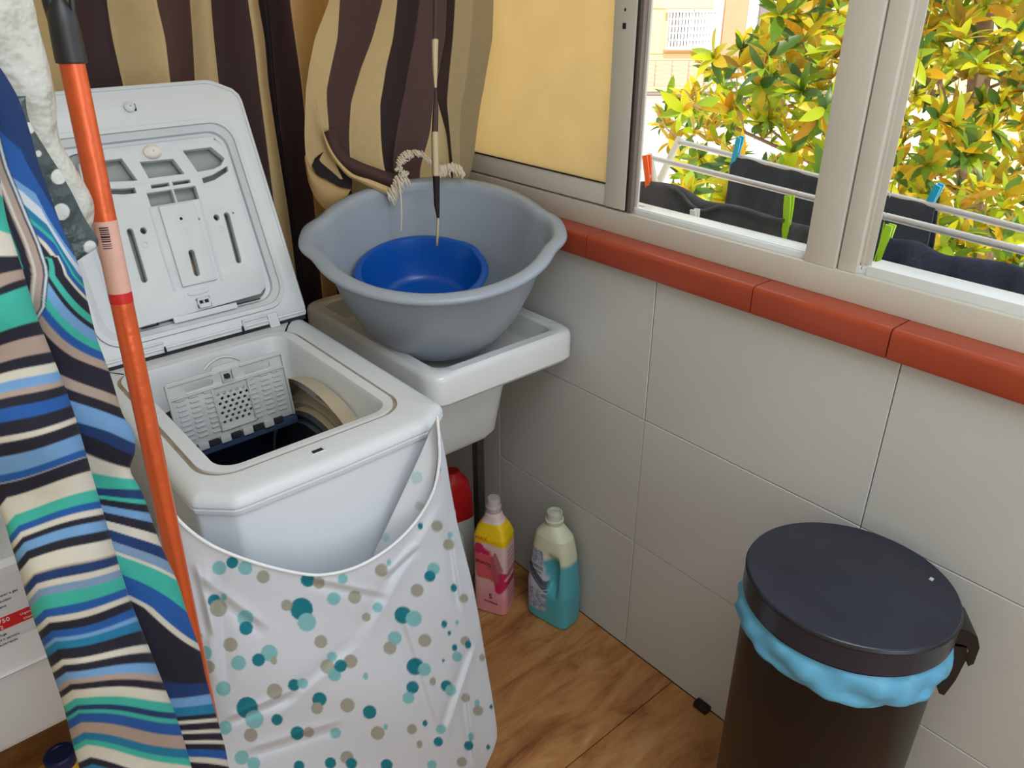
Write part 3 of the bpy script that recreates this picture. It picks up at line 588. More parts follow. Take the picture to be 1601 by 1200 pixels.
col = blend(col, sm(z-.225+.35*np.abs(a)*0+.15*np.abs(a+.0), .002)*sm(.2745-z), (240, 200, 24))
pet = sum([sm(.016*s_-np.hypot((a-x)*1.2, z-y), .004) for x, y, s_ in ((-.025, .205, 1), (-.008, .195, .8), (-.034, .188, .8), (.030, .10, 1.2), (.022, .115, .9), (.034, .128, .8), (.026, .085, .8))])
col = blend(col, pet, (206, 40, 96))
hexm = sm(.030-np.abs(a+.010+(z-.15)*.2), .003)*sm(.038-np.abs(z-.150), .003); col = blend(col, hexm*front, (226, 96, 104)); 
dia = sm(.020-np.abs(a-.018)-.35*np.abs(z-.15), .003)*sm(.05-np.abs(z-.15)); col = blend(col, dia*front, (176, 84, 98), .8)
sidem = sm(b_*0+a-.040); lines = (np.sin(z*420) > .55)*sm(z-.02)*sm(.2-z)*sm(.018-np.abs(b_)); col = blend(col, lines*sidem, (110, 60, 70), .6)
col = blend(col, sm(z-.276), (226, 204, 204))
V, F = loft(R, True, True, True); pb_ = mk('bottle_body', V, F, M_bot, pk, angle=35, cols=col)
V, F = lathe([(.019, .300), (.0195, .303), (.0195, .316), (.0175, .318), (.0165, .322), (.016, .334), (.014, .338), (.001, .339)], (pc[0], pc[1], 0), n=28); mk('cap', V, F, mat('clear_cap_pink', srgb(206, 188, 190), .25, trans=.15), pk)
TXT = mat('dark_print', srgb(50, 34, 44), .6); TXR = mat('orange_print', srgb(220, 70, 30), .6)
fn = -e_ if (e_@np.array([-1, 0, 0])) < 0 else e_
sgn = 1 if fn@e_ > 0 else -1
td = d_ if np.cross(d_, [0, 0, 1])@fn > 0 else -d_
def on_bottle(s, size, along, z_, c, face, m_, par, tilt=0, dep=.0365, sx=1):
    U = td*math.cos(tilt)+np.array([0, 0, 1])*math.sin(tilt); Vv = -td*math.sin(tilt)+np.array([0, 0, 1])*math.cos(tilt)
    V, F = text_geo(s, size, np.array([c[0], c[1], z_])+td*along+face*dep, U, Vv, .0002, 'CENTER', sx=sx); return mk('lettering', V, F, m_, par, False)
on_bottle('ENXOL', .013, -.014, .158, pc, fn, TXT, pk, -.12)
on_bottle('MAX', .015, -.018, .232, pc, fn, TXR, pk, 0, .0368)
on_bottle('S', .022, .004, .052, pc, fn, TXT, pk); on_bottle('suavizante', .009, .004, .038, pc, fn, TXT, pk, -.1)
# teal detergent bottle with a moulded grip
td2 = np.array([.021, -.122]); tcn = np.array([-.0585, -.550]); tq = thing('detergent_bottle', (tcn[0], tcn[1], 0), 'teal and cream detergent bottle with moulded grip against the wall tiles', 'bottle')
ts = [(0, .058, .034, 4, 0), (.004, .063, .039, 4.5, 0), (.10, .065, .040, 4, 0), (.12, .063, .0395, 3.6, 0), (.17, .059, .038, 3.2, 0), (.215, .054, .036, 3, -.001), (.255, .046, .032, 2.8, -.002), (.272, .032, .026, 2.4, -.004), (.284, .021, .021, 2, -.004), (.29, .019, .019, 2, -.004), (.312, .0175, .0175, 2, -.004)]
R, d2, e2 = bottle_rings(tcn, td2, sec_interp(ts, 200), 400); R = np.array(R)
a, b_, z = bottle_local(R, tcn, d2, e2)
fn2 = e2 if e2[0] < 0 else -e2; sg = 1 if e2[0] < 0 else -1
# grip: press an oval hollow into both faces
g = np.exp(-(((a-.018)/.017)**4+((z-.155)/.052)**4)); V0 = R.reshape(-1, 3)-np.outer(b_*g*.72, e2)
col = np.tile(srgba((88, 180, 198)), (len(z), 1)); col = blend(col, sm(z-.193+.10*(a+.0)*0-.0*a, .012), (222, 226, 204))
fr = sm(b_*sg-.012)
lab = fr*sm(.008-a-(z-.10)*-.13+0*z, .002)*sm(.215-z, .002)*sm(z-.03, .002); lab = lab*sm(.004-a+(.12-z)*.16, .002)
col = blend(col, lab, (196, 206, 222))
nzz = np.sin(a*700+3*np.sin(z*300))*np.sin(z*520+2*np.sin(a*400)); col = blend(col, lab*sm(nzz-.1, .3)*(sm(.095-z)+sm(z-.175)), (70, 110, 150), .8)
col = blend(col, lab*sm(.012-np.abs(z-.115+(a)*.75), .002), (30, 66, 96), .9); col = blend(col, lab*sm(.0035-np.abs(z-.098+(a)*.75), .001), (16, 20, 44), .9)
V, F = loft(R, True, True, True); mk('bottle_body', V0, F, M_bot, tq, angle=0, cols=col)
V, F = lathe([(.019, .288), (.0225, .291), (.0225, .298), (.019, .300), (.0185, .318), (.0165, .318), (.016, .300), (.001, .298)], np.array([tcn[0], tcn[1], 0])-d2*.004, n=32); mk('neck', V, F, mat('cream_neck', srgb(214, 218, 204), .35, trans=.1), tq)
fn, td = fn2, (d2 if np.cross(d2, [0, 0, 1])@fn2 > 0 else -d2)
on_bottle('ENXOL', .013, -.026, .162, tcn, fn2, TXT, tq, -.1, .0385); on_bottle('detergente', .006, -.026, .150, tcn, fn2, TXT, tq, -.1, .0388)
# red and white bottle in the shade under the sink
RB = tuple(on(712, 770, 'z', .27)[:2])
rbx = thing('cleaner_bottle', (RB[0], RB[1], 0), 'white cleaner bottle with red top in the shade under the sink', 'bottle')
R, dq, eq = bottle_rings(RB, (1, -.2), sec_interp([(0, .040, .03, 3, 0), (.006, .045, .034, 3, 0), (.17, .045, .034, 3, 0), (.20, .044, .033, 3, 0)], 12)); V, F = loft(R, True, True, True); mk('bottle_body', V, F, mat('dull_white_bottle', srgb(200, 200, 196), .4), rbx)
R, dq, eq = bottle_rings(RB, (1, -.2), sec_interp([(.196, .044, .033, 3, 0), (.26, .042, .032, 3, 0), (.31, .036, .028, 2.6, -.004), (.33, .022, .02, 2, -.006), (.34, .018, .017, 2, -.006)], 16)); V, F = loft(R, True, True, True); mk('red_top', V, F, mat('red_plastic', srgb(176, 22, 26), .4), rbx)
JB = tuple(on(704, 830, 'z', .235)[:2])
gb = thing('jug', (JB[0], JB[1], 0), 'pale green jug behind the sink stand leg beside the red bottle', 'jug')
R, dq, eq = bottle_rings(JB, (1, 0), sec_interp([(0, .034, .03, 3, 0), (.15, .036, .032, 3, 0), (.22, .03, .028, 2.5, 0), (.26, .014, .014, 2, 0), (.28, .013, .013, 2, 0)], 24)); V, F = loft(R, True, True, True); mk('jug_body', V, F, mat('pale_green_plastic', srgb(170, 196, 176), .35), gb)
V, F = lathe([(.0155, .275), (.0155, .295), (.001, .296)], (*JB, 0), n=20); mk('cap', V, F, M_wp, gb)

# ------------------------------------------------------------------ orange mop
P0 = on(111, 92, 'y', -.835); P1 = on(286, 930, 'y', -.875); dv = (P1-P0)/np.linalg.norm(P1-P0); tb_ = P0+dv*((P0[2]-.02)/-dv[2])
mo = thing('mop', (tb_[0], tb_[1], 0), 'orange metal mop handle with black hanging cap leaning beside the washing machine', 'mop')
L0 = np.linalg.norm(tb_-P0)
M_or = mat('orange_metallic_paint', srgb(222, 98, 52), .30, metal=.35, var=.14, bump=.22, bscale=34, spec=.6)
n_ = 60; pts = [P0+dv*L0*t for t in np.linspace(0, 1, n_)]; V, F = tube(pts, .0104, 28); mk('handle', V, F, M_or, mo)
def q_at(v):
    qs = np.linspace(0, L0, 800); P_ = P0+np.outer(qs, dv)-CC; vv = 600-CF*(P_@_up)/(P_@_fw); return float(np.interp(v, vv, qs))
Tt_ = lambda d0, d1, r, n=20, k=6: tube([P0+dv*q for q in np.linspace(d0, d1, k)], r, n)
V, F = Tt_(q_at(344), q_at(456), .0107); mk('paper_label', V, F, mat('pinkish_label', srgb(214, 166, 152), .5, var=.12, scale=50), mo)
V, F = Tt_(q_at(456), q_at(472), .0107); mk('red_band', V, F, mat('red_tape', srgb(196, 34, 36), .4), mo)
ma, mb_, _ = frame_axis(dv); tocam = CC-P0; tocam = tocam-dv*(tocam@dv); tocam /= np.linalg.norm(tocam); sd = np.cross(dv, tocam)
bc = []; q = q_at(352)
while q < q_at(386):
    h = random.choice([.0008, .0012, .002]); bc.append((q, q+h)); q += h+random.choice([.0009, .0015])
parts_ = []
for q0, q1 in bc:
    rr2 = [[P0+dv*qq+tocam*0+.0109*(math.cos(t)*tocam+math.sin(t)*sd) for qq in (q0, q1)] for t in np.linspace(-.15, .6, 6)]
    parts_.append(loft(rr2, False))
V, F = join(parts_); mk('barcode', V, F, TXT, mo, False)
# black cap with hanging loop
up_ = -dv
V, F = lathe([(.0106, -.004), (.0126, -.003), (.0128, .0), (.0122, .024), (.0112, .036), (.006, .046)], P0, up_, 28); mk('cap', V, F, mat('black_rubber_cap', srgb(34, 34, 38), .42, spec=.6), mo)
cr_ = _rt-up_*(_rt@up_); cr_ /= np.linalg.norm(cr_)
lpts = smooth_path([P0+up_*.028-cr_*.005, P0+up_*.048-cr_*.0075, P0+up_*.070-cr_*.009, P0+up_*.095-cr_*.008, P0+up_*.108+cr_*.000, P0+up_*.104+cr_*.010, P0+up_*.080+cr_*.0125, P0+up_*.055+cr_*.0115, P0+up_*.032+cr_*.0095], 6)
V, F = tube(lpts, list(np.interp(np.linspace(0, 1, len(lpts)), [0, .2, .4, .6, 1], [.0075, .0062, .005, .003, .0022])), 12); mk('hanging_loop', V, F, _m['black_rubber_cap'], mo)
V, F = lathe([(.03, .0), (.05, .02), (.045, .05), (.02, .09), (.014, .11), (.001, .11)], (tb_[0], tb_[1], .0), n=24); mk('mop_head', V, F, mat('mop_strands', srgb(190, 188, 180), .9, bump=.6, bscale=60), mo)

# ------------------------------------------------------------------ striped hanging cloth in the foreground
CO = {'K': (20, 18, 36), 'C': (196, 190, 178), 'W': (188, 196, 204), 'B': (22, 78, 148), 'N': (16, 48, 98), 'L': (104, 146, 190), 'S': (116, 140, 172), 'M': (54, 164, 148), 'T': (20, 108, 146), 'D': (160, 140, 128)}
SA = '''M-60,K-30,C0,M190,T205,K222,D245,K262,B285,C300,M317,C367,K400,D422,K438,M450,K508,D529,K556,C573,L587,D602,K611,B626,K646,C667,K676,L696,B722,C734,K735,C757,M786,B804,C815,K824,L833,K848,C862,D886,N889,C903,S912,M924,B944,C957,K966,B979,L990,T996,K1008,C1025,K1034,L1046,D1058,K1066,C1076,M1090,N1102,M1110,B1116,D1131,T1148,M1160,C1169,K1189,T1200,C1215'''
SB = '''N-60,B340,L402,W416,T432,M444,B450,C461,K468,M490,K505,L515,M535,B550,D566,K582,D622,K640,L658,N692,K710,C730,M746,N762,M778,K786,L800,K816,C836,N856,S880,C902,M910,B956,C1002,K1014,N1066,L1084,T1100,K1116,C1124,K1130,C1142,K1148,C1160,K1166,B1176,C1190,K1200,T1215'''
def stripes(tab, y):
    tab = [(q[0], float(q[1:])) for q in tab.replace('\n', '').split(',')]
    c = np.tile(srgba(CO[tab[0][0]]), (len(y), 1))
    for k, y0 in tab[1:]:
        m_ = np.clip((y-y0)/2.2+.5, 0, 1)[:, None]; c = c*(1-m_)+m_*srgba(CO[k])
    return c
def rows(tab, v): t = np.array(tab, float); return np.interp(v, t[:, 0], t[:, 1])
def smoothrows(tab, v):
    P = smooth_path([(a, b, 0) for a, b in tab], 8); return np.interp(v, P[:, 0], P[:, 1])
edgeA = [(20, -40), (100, -18), (200, -8), (330, 8), (430, 38), (500, 60), (628, 110), (769, 152), (920, 198), (1014, 234), (1100, 268), (1142, 283), (1200, 300), (1300, 330)]
leftA = [(20, -330), (300, -260), (600, -160), (700, -50), (800, 0), (860, 20), (960, 50), (1030, 75), (1100, 98), (1160, 113), (1200, 124), (1300, 150)]
edgeB = [(20, -45), (90, -12), (108, 2), (150, 27), (200, 45), (260, 62), (300, 77), (340, 91), (376, 106), (417, 124), (458, 134), (500, 144), (530, 152), (560, 163), (590, 174), (620, 183), (650, 193), (675, 209), (705, 211), (735, 204), (774, 224), (850, 251), (908, 277), (955, 292), (1013, 312), (1054, 321), (1107, 335), (1160, 350), (1194, 357), (1300, 378)]
leftB = [(20, -330), (200, -200), (330, -80), (430, -30), (500, 20), (628, 80), (769, 120), (920, 165), (1014, 200), (1100, 230), (1200, 262), (1300, 290)]
def hang(vr, lt, rt_, y0, thick, nc, nr, colf, seed, bulge=.5, wr=.004):
    """closed hanging fold: elliptical cross-section whose silhouette runs between lt and rt_"""
    v = np.linspace(vr[0], vr[1], nr); l = smoothrows(lt, v); r = smoothrows(rt_, v)
    t = np.linspace(0, 2*PI, nc, False); cs = np.sign(np.cos(t))*np.abs(np.cos(t))**.8; sn = np.sin(t)
    u = (l+r)[:, None]/2+(r-l)[:, None]/2*cs[None]; vv = np.broadcast_to(v[:, None], u.shape)
    Y = y0(vv)-thick*sn[None]*(np.sin(np.linspace(0, PI, nr))**.3)[:, None]*bulge+ripple(u, vv, wr, seed)*np.abs(sn)[None]
    V = put(np.stack([u, vv], -1), Y).reshape(-1, 3); c = colf(u.ravel(), vv.ravel())
    return V, loft(np.zeros((nr, nc, 3)), True, True, True)[1], c
def colA(u, v):
    # stripes rise gently to the right; near the top they sweep down steeply, near the bottom they swing downward
    x = u-np.interp(v, *np.array(leftA).T)
    y = v+.30*(u-np.interp(v, [300, 800, 1200], [20, 80, 160]))*np.interp(v, [300, 450, 950, 1060, 1200], [-2.6, .9, .9, .1, -.75])
    y = y+3*np.sin(u*.035+v*.013)-np.maximum(0, 22-x)*.6
    return stripes(SA, y)
def colB(u, v):
    e = np.interp(v, *np.array(edgeB).T)
    k = np.interp(v, [200, 360, 480, 700, 800, 1000, 1100, 1200], [2.6, 2.2, .5, .45, -.05, .0, .3, .1])
    d = u-e
    ad = np.maximum(0, -d); k = np.interp(v, [100, 300, 380, 430, 480, 560, 690, 760, 830, 950, 1010, 1080, 1200], [5.6, 4.6, 3.0, 1.4, 1.0, .55, .35, -.05, .45, .95, .6, -.1, .15])
    hi = np.interp(v, [400, 480], [1, 0]); cap_ = np.interp(v, [400, 480], [22, 400])
    y = v+k*np.minimum(ad, cap_)+.9*np.maximum(0, ad-cap_)-k*np.maximum(0, d)*0
    # upper part: long bands that run with the fold
    y = y+3*np.sin(u*.03+v*.014)
    c = stripes(SB, y); T = np.interp(v, [0, 380, 430, 480, 520, 560], [50, 46, 50, 66, 100, 240])+1.5*np.sin(v*.03); d2 = ad-T
    z2 = stripes('K-50,W2,K6,D9,C20,D24,K27,M40,C60,K66,D76,K84', d2); m_ = np.clip(d2/1.5+.5, 0, 1)[:, None]
    return c*(1-m_)+z2*m_
M_str = mat('striped_fabric', (1, 1, 1), .8, var=.08, scale=60, attr='print', bump=.05, bscale=400)
VB = hang((20, 1300), leftB, edgeB, lambda v: np.full_like(v, -.925), .026, 300, 640, colB, 5, 1, .007)
VA = hang((20, 1300), leftA, edgeA, lambda v: np.full_like(v, -.985), .03, 300, 640, colA, 9, 1, .006)
V, F = join([(VA[0], VA[1]), (VB[0], VB[1])])
sc = mk('striped_cloth', V, F, M_str, None, angle=0, cols=np.concatenate([VA[2], VB[2]])); tag(sc, 'long cloth with wavy blue, mint, black and cream stripes hanging at the left', 'cloth')
# white plastic bag and dark polka-dot bag hanging behind it
vB = [(-90, 20), (0, 52), (40, 60), (90, 74), (150, 87), (200, 90), (228, 98), (262, 118), (300, 140), (320, 147), (340, 147), (352, 143), (372, 128)]
lB = [(-90, -120), (0, -100), (100, -40), (200, 20), (262, 60), (320, 95), (352, 112), (372, 124)]
V, F, c = hang((-90, 372), lB, vB, lambda v: np.full_like(v, -.862), .016, 120, 200, lambda u, v: np.tile(srgba((222, 222, 214)), (len(u), 1)), 21, 1, .007)
o = mk('plastic_bag', V, F, mat('white_bag_film', srgb(216, 216, 208), .32, var=.08, scale=12, bump=1.0, bscale=38, translucent=.25), None, angle=0); tag(o, 'crumpled white plastic bag hanging next to the black mop cap', 'bag')
vP = [(150, 40), (188, 46), (240, 76), (262, 90), (300, 112), (340, 132), (365, 148), (378, 154), (388, 150), (400, 132), (410, 118)]
lP = [(150, 20), (188, 34), (262, 52), (300, 66), (340, 78), (378, 98), (400, 108), (410, 112)]
pdots = [(92, 276, 12), (96, 331, 13), (141, 386, 10), (46, 200, 9), (60, 240, 5)]
def colP(u, v):
    c = np.tile(srgba((62, 74, 76)), (len(u), 1))
    for x, y, r in pdots:
        m_ = np.clip((r-np.hypot(u-x, v-y))/1.2+.5, 0, 1)[:, None]; c = c*(1-m_)+m_*srgba((206, 208, 204))
    return c
V, F, c = hang((150, 410), lP, vP, lambda v: np.full_like(v, -.892), .008, 120, 200, colP, 33, 1, .008)
o = mk('dotted_bag', V, F, mat('dark_dotted_film', (1, 1, 1), .25, var=.2, scale=40, attr='print', bump=.5, bscale=40), None, angle=0, cols=c); tag(o, 'dark green shiny bag with white dots hanging behind the striped cloth', 'bag')
# wall rail with hooks they hang from (above the frame)
hk = thing('hook_rail', (-1.1, -.86, 1.55), 'metal rail above the frame from which the striped cloth and bags hang', 'rail')
V, F = tube([(XL, -.86, 1.58), (-.9, -.86, 1.58)], .008, 10); mk('rail', V, F, M_steel, hk)
for x in (-1.10, -.99): 
    V, F = tube(smooth_path([(x, -.86, 1.58), (x, -.885, 1.56), (x, -.88, 1.52), (x, -.86, 1.50), (x, -.85, 1.46), (x-.0, -.86, 1.43)], 5), .003, 8); mk('hook', V, F, M_steel, hk)

# ------------------------------------------------------------------ white appliance at far left with warning sticker
YH = -.60
hp = thing('gas_heater', (-1.25, -.45, .46), 'white wall appliance with a red and white phone sticker behind the striped cloth', 'heater')
zt = .775; zb = .455; zs = .600
prf = [(-.20, zt-.005), (-.595, zt), (-.602, zt-.008), (-.602, zs+.012), (-.606, zs+.004), (-.598, zs-.004), (-.590, zb+.02), (-.580, zb+.004), (-.56, zb), (-.2, zb)]
V, F = loft([[(x, y, z) for y, z in prf] for x in (-1.49, -.99)], True, True, True); mk('housing', V, F, M_wh, hp, angle=35)
SO = on(0, 905, 'y', -.6035); SU = np.array([1., 0, 0]); SV = np.array([0, 0, 1.])
def stk(x0, z0, x1, z1, d, m, nm): return box(nm, (x0, -.6025-d, z0), (x1, -.6024, z1), m, hp, 0)
pA = on(0, 905, 'y', -.603); pB = on(0, 1005, 'y', -.603); pR = on(60, 950, 'y', -.603)
x1_ = on(72, 1000, 'y', -.603)[0]+.004
zt2 = on(0, 915, 'y', -.603)[2]; zb2 = on(0, 1005, 'y', -.603)[2]
stk(-1.36, zb2, x1_, zt2+.012, .0006, mat('sticker_paper', srgb(214, 216, 228), .4), 'sticker')
r0 = on(0, 966, 'y', -.603)[2]; r1 = on(0, 986, 'y', -.603)[2]
stk(-1.36, r1, x1_, r0, .0010, mat('sticker_red', srgb(204, 28, 44), .4), 'sticker_red_band')
XS = on(0, 975, 'y', -.603)[0]
def st_text(s, size, x, z, m): 
    V, F = text_geo(s, size, (x, -.6036, z), SU, SV, .0003); mk('lettering', V, F, m, hp, False)
MW = mat('white_print', srgb(236, 232, 232), .5); MG = mat('grey_print', srgb(96, 96, 108), .6)
st_text('900 750 750', (r0-r1)*.48, XS-.035, r0-(r0-r1)*.45, MW); st_text('900 100 252', (r0-r1)*.40, XS-.037, r1+(r0-r1)*.1, MW)
st_text('Urgencias', (r0-r1)*.24, XS+.024, r0-(r0-r1)*.42, MW); st_text('Clientes', (r0-r1)*.24, XS+.026, r1+(r0-r1)*.14, MW)
for k, s in enumerate(['revision periodica', 'Si usted detecta olor a gas', 'avise a su distribuidor', 'uso de gas butano', 'cierre la llave']): st_text(s, .0052, XS-.024, r0+.006+.0085*(4-k), MG)
for k, s in enumerate(['En caso de fuga', 'atencion 24 h servicio', 'personal autorizado']): st_text(s, .005, XS-.028, r1-.009-.0075*k, MG)
sh = thing('wicker_basket', (-1.16, -.45, zt), 'brown woven basket standing on the white appliance at the left edge', 'basket')
V, F = lathe([(.001, 0), (.07, 0), (.085, .04), (.095, .09), (.09, .09), (.08, .04), (.001, .005)], (-1.17, -.47, zt), n=40, rfun=lambda t, h: 1+.02*np.sin(20*t)); mk('basket_body', V, F, mat('brown_wicker', srgb(142, 116, 100), .7, var=.5, scale=60, bump=.6, bscale=80), sh)
for k in range(3):
    V, F = lathe([(.006, -.093-.0), (.006, -.08)], (-1.17, -.47, zt+.02+.03*k), (math.cos(-1.2+k*.3), math.sin(-1.2+k*.3), 0), 8, True, True); mk('toggle', V, F, M_wp, sh)
# yellow container with blue cap standing low behind
yc = thing('yellow_container', (-1.125, -.46, 0), 'yellow container with dark blue cap below the white appliance', 'container')
cp = on(90, 1172, 'y', -.46)
V, F = loft(bottle_rings((cp[0]+.01, -.455), (1, 0), sec_interp([(0, .07, .045, 4, 0), (.20, .07, .045, 4, 0), (.235, .066, .04, 3.5, 0), (.255, .03, .025, 2.4, -.01), (.262, .022, .022, 2, -.01)], 30))[0], True, True, True); mk('container_body', V, F, mat('yellow_plastic', srgb(226, 170, 20), .35), yc)
V, F = lathe([(.024, .256), (.025, .258), (.025, .278), (.022, .281), (.016, .281), (.015, .279), (.001, .279)], (cp[0], -.455, 0), n=32, rfun=lambda t, h: 1+.015*np.sin(24*t)); mk('cap', V, F, mat('navy_cap', srgb(24, 40, 92), .35), yc)

# ------------------------------------------------------------------ striped curtains
M_cur = mat('curtain_fabric', (1, 1, 1), .85, var=.06, scale=50, attr='print', bump=.06, bscale=500, translucent=.08)
BR, BE, DKB = (76, 52, 50), (204, 178, 132), (52, 38, 42)
def s4(x, y): return 60+.4622*x, .4622*y
def curtain(vlist, cols_rows, bands, plane, amp, nsub=14, nrow=150, vext=(0, 0), seed=0, fold=None):
    """bands: colour of each column strip; cols_rows: for each v, boundary u's. plane(u-norm) gives P0,n"""
    vs_ = np.array(vlist, float); T = np.array(cols_rows, float)     # rows x (nb+1)
    v = np.linspace(vs_[0], vs_[-1], nrow); B = np.stack([np.interp(v, vs_, T[:, j]) for j in range(T.shape[1])], 1)
    # smooth the boundaries a little
    ker = np.array([1, 2, 3, 2, 1])/9.
    for _ in range(3):
        Bp = np.pad(B, ((2, 2), (0, 0)), 'edge'); Bp[0] = 2*B[0]-B[2]; Bp[1] = 2*B[0]-B[1]; Bp[-1] = 2*B[-1]-B[-3]; Bp[-2] = 2*B[-1]-B[-2]; B = sum(ker[k]*Bp[k:k+len(B)] for k in range(5))
    U = []; W_ = []; C_ = []
    for j in range(len(bands)):
        q = np.linspace(0, 1, nsub)
        U.append(B[:, j:j+1]*(1-q)+B[:, j+1:j+2]*q); W_.append(np.broadcast_to(j+q, (nrow, nsub))); C_ += [srgba(bands[j])]*nsub
    U = np.concatenate(U, 1); W_ = np.concatenate(W_, 1); nc = U.shape[1]
    Pn = np.array(plane[0], float); n = np.array(plane[1], float); n /= np.linalg.norm(n)
    vv = np.broadcast_to(v[:, None], U.shape); D = _fw*CF+_rt*(U[..., None]-800.5)-_up*(vv[..., None]-600)
    dep = amp*(fold(W_, vv) if fold else np.cos(W_*PI))+ripple(U, vv, amp*.12, seed)
    s = (((Pn-CC)@n)+dep)/(D@n); V = CC+D*s[..., None]
    cc = np.tile(np.array(C_), (nrow, 1))
    return V, nc, nrow, cc
# long back curtain
x_ = lambda *a: [60+.4622*q for q in a]
vl = [-140, 0, 60, 130, 200, 330, 460, 600]
cr_ = [x_(-300, -170, -60, 60, 128, 232, 400, 512, 583, 708, 742, 776, 850, 985, 1060),
       x_(-300, -170, -60, 70, 122, 230, 398, 512, 583, 708, 742, 776, 850, 985, 1060),
       x_(-300, -160, -50, 100, 138, 250, 430, 522, 594, 728, 766, 788, 868, 975, 1060),
       x_(-290, -150, -40, 130, 172, 285, 447, 530, 610, 745, 778, 800, 890, 960, 1060),
       x_(-280, -140, -30, 160, 205, 320, 470, 545, 640, 765, 800, 815, 905, 960, 1060),
       x_(-250, -110, 0, 200, 250, 370, 510, 590, 690, 800, 845, 865, 935, 990, 1060),
       x_(-220, -80, 30, 240, 290, 410, 550, 630, 730, 850, 880, 905, 960, 1010, 1080),
       x_(-200, -50, 60, 280, 330, 450, 590, 670, 780, 900, 930, 950, 990, 1040, 1100)]
bands = [BE, BR, BE, BE, BR, BE, BR, BE, BR, BE, DKB, (196, 156, 100), BR, BE]
bands = [BE, BR, BE, (176, 158, 118), BR, BE, BR, BE, BR, BE, DKB, (200, 162, 106), BR, BE][:14]
V, nc, nr_, cc = curtain(vl, [r[2:] for r in cr_], [BE, (150, 132, 96), (66, 48, 50), BE, (84, 58, 54), BE, (66, 47, 48), BE, DKB, (62, 42, 44), (196, 158, 104), BR], ((0, .075, 0), (0, 1, 0)), .030, fold=lambda w_, v: np.cos(w_*2.1+.6))
bc_ = thing('striped_curtain', (-.4, .07, 0), 'long brown and beige striped curtain hanging behind the washing machine lid', 'curtain')
mk('curtain_panel', V.reshape(-1, 3), grid_faces(nr_, nc)[:, ::-1], M_cur, bc_, angle=0, cols=cc)
# gathered front curtain by the window
pl = ((-.03, -.25, 0), (-.2, -.37, 0)); pl = ((-.03, -.25, 0), (.476, .88, 0))
vl = [-140, 0, 60, 106, 140, 162, 208, 240, 262, 280]
rows_ = [x_(985, 1020, 1165, 1215, 1290, 1380, 1381, 1395, 1470, 1540),
         x_(985, 1020, 1165, 1215, 1290, 1380, 1381, 1410, 1470, 1540),
         x_(935, 1012, 1130, 1200, 1272, 1375, 1376, 1402, 1462, 1536),
         x_(915, 990, 1092, 1176, 1252, 1355, 1356, 1392, 1450, 1518),
         x_(905, 975, 1070, 1165, 1240, 1340, 1343, 1385, 1440, 1506),
         x_(903, 976, 1057, 1156, 1230, 1335, 1352, 1382, 1430, 1496),
         x_(900, 984, 1051, 1158, 1212, 1325, 1380, 1392, 1424, 1482),
         x_(903, 995, 1053, 1163, 1202, 1305, 1388, 1398, 1424, 1475),
         x_(915, 1010, 1060, 1170, 1200, 1292, 1392, 1402, 1424, 1466),
         x_(930, 1030, 1075, 1180, 1210, 1290, 1392, 1402, 1426, 1456)]
bandsF = [BE, BR, BE, DKB, (88, 66, 66), BE, (70, 54, 54), (166, 148, 114), (150, 136, 108)]  # darkest strip beside the brown holds fold shading in its colour
fld = {0: .6, 1: 1, 2: .2, 3: .9, 4: -.6, 5: -.2, 6: -.4, 7: .6, 8: .3, 9: -1}
V, nc, nr_, cc = curtain(vl, rows_, bandsF, pl, .022, fold=lambda w_, v: -np.interp(w_, list(fld), list(fld.values()))*1.0, seed=4)
fc = thing('gathered_curtain', (-.2, -.15, 1.0), 'gathered brown and beige curtain with cream fringe hanging over the grey tub', 'curtain')
mk('curtain_panel', V.reshape(-1, 3), grid_faces(nr_, nc)[:, ::-1], M_cur, fc, angle=0, cols=cc)
# swag: the lower left edge folded over and pulled into the tub
def strip(upper, lower, col, y0, name, bul=.012, n=60, k=14, mcol=None):
    A = curve(upper)(np.linspace(0, 1, n)); B = curve(lower)(np.linspace(0, 1, n)); q = np.linspace(0, 1, k)
    P = A[:, None]*(1-q)[None, :, None]+B[:, None]*q[None, :, None]
    Pn = np.array([-.03, y0, 0.]); nn = np.array([.476, .88, 0]); D = _fw*CF+_rt*(P[..., 0:1]-800.5)-_up*(P[..., 1:2]-600)
    s = ((Pn-CC)@nn-bul*np.sin(PI*q)[None, :]+ripple(P[..., 0], P[..., 1], .002, 8))/(D@nn)
    return mk(name, (CC+D*s[..., None]).reshape(-1, 3), grid_faces(n, k)[:, ::-1], M_cur, fc, angle=0, cols=np.tile(srgba(col), (n*k, 1)))
def z4(pts): return [s4(a, b) for a, b in pts]
strip(z4([(1000, 430), (1030, 510), (1085, 545), (1150, 570), (1214, 592)]), z4([(960, 450), (985, 520), (1040, 575), (1110, 605), (1200, 640)]), BR, -.285, 'curtain_fold_and_shade')
strip(z4([(935, 330), (960, 430), (1000, 520), (1060, 585), (1125, 608), (1205, 640)]), z4([(945, 365), (960, 450), (985, 520), (1040, 590), (1080, 612), (1185, 662)]), (214, 182, 130), -.295, 'curtain_fold_and_shade', .006)
strip(z4([(903, 520), (925, 570), (960, 600), (1010, 625), (1060, 635)]), z4([(900, 540), (915, 620), (945, 680), (990, 720), (1030, 690)]), (190, 156, 106), -.262, 'curtain_fold_and_shade', .01)
strip(z4([(935, 535), (975, 510), (1010, 540), (1040, 585), (1062, 610)]), z4([(925, 560), (945, 592), (985, 612), (1020, 632), (1060, 640)]), (34, 24, 28), -.272, 'curtain_fold_and_shade', -.004)  # dark sheet painting the shade of the hollow between the folds
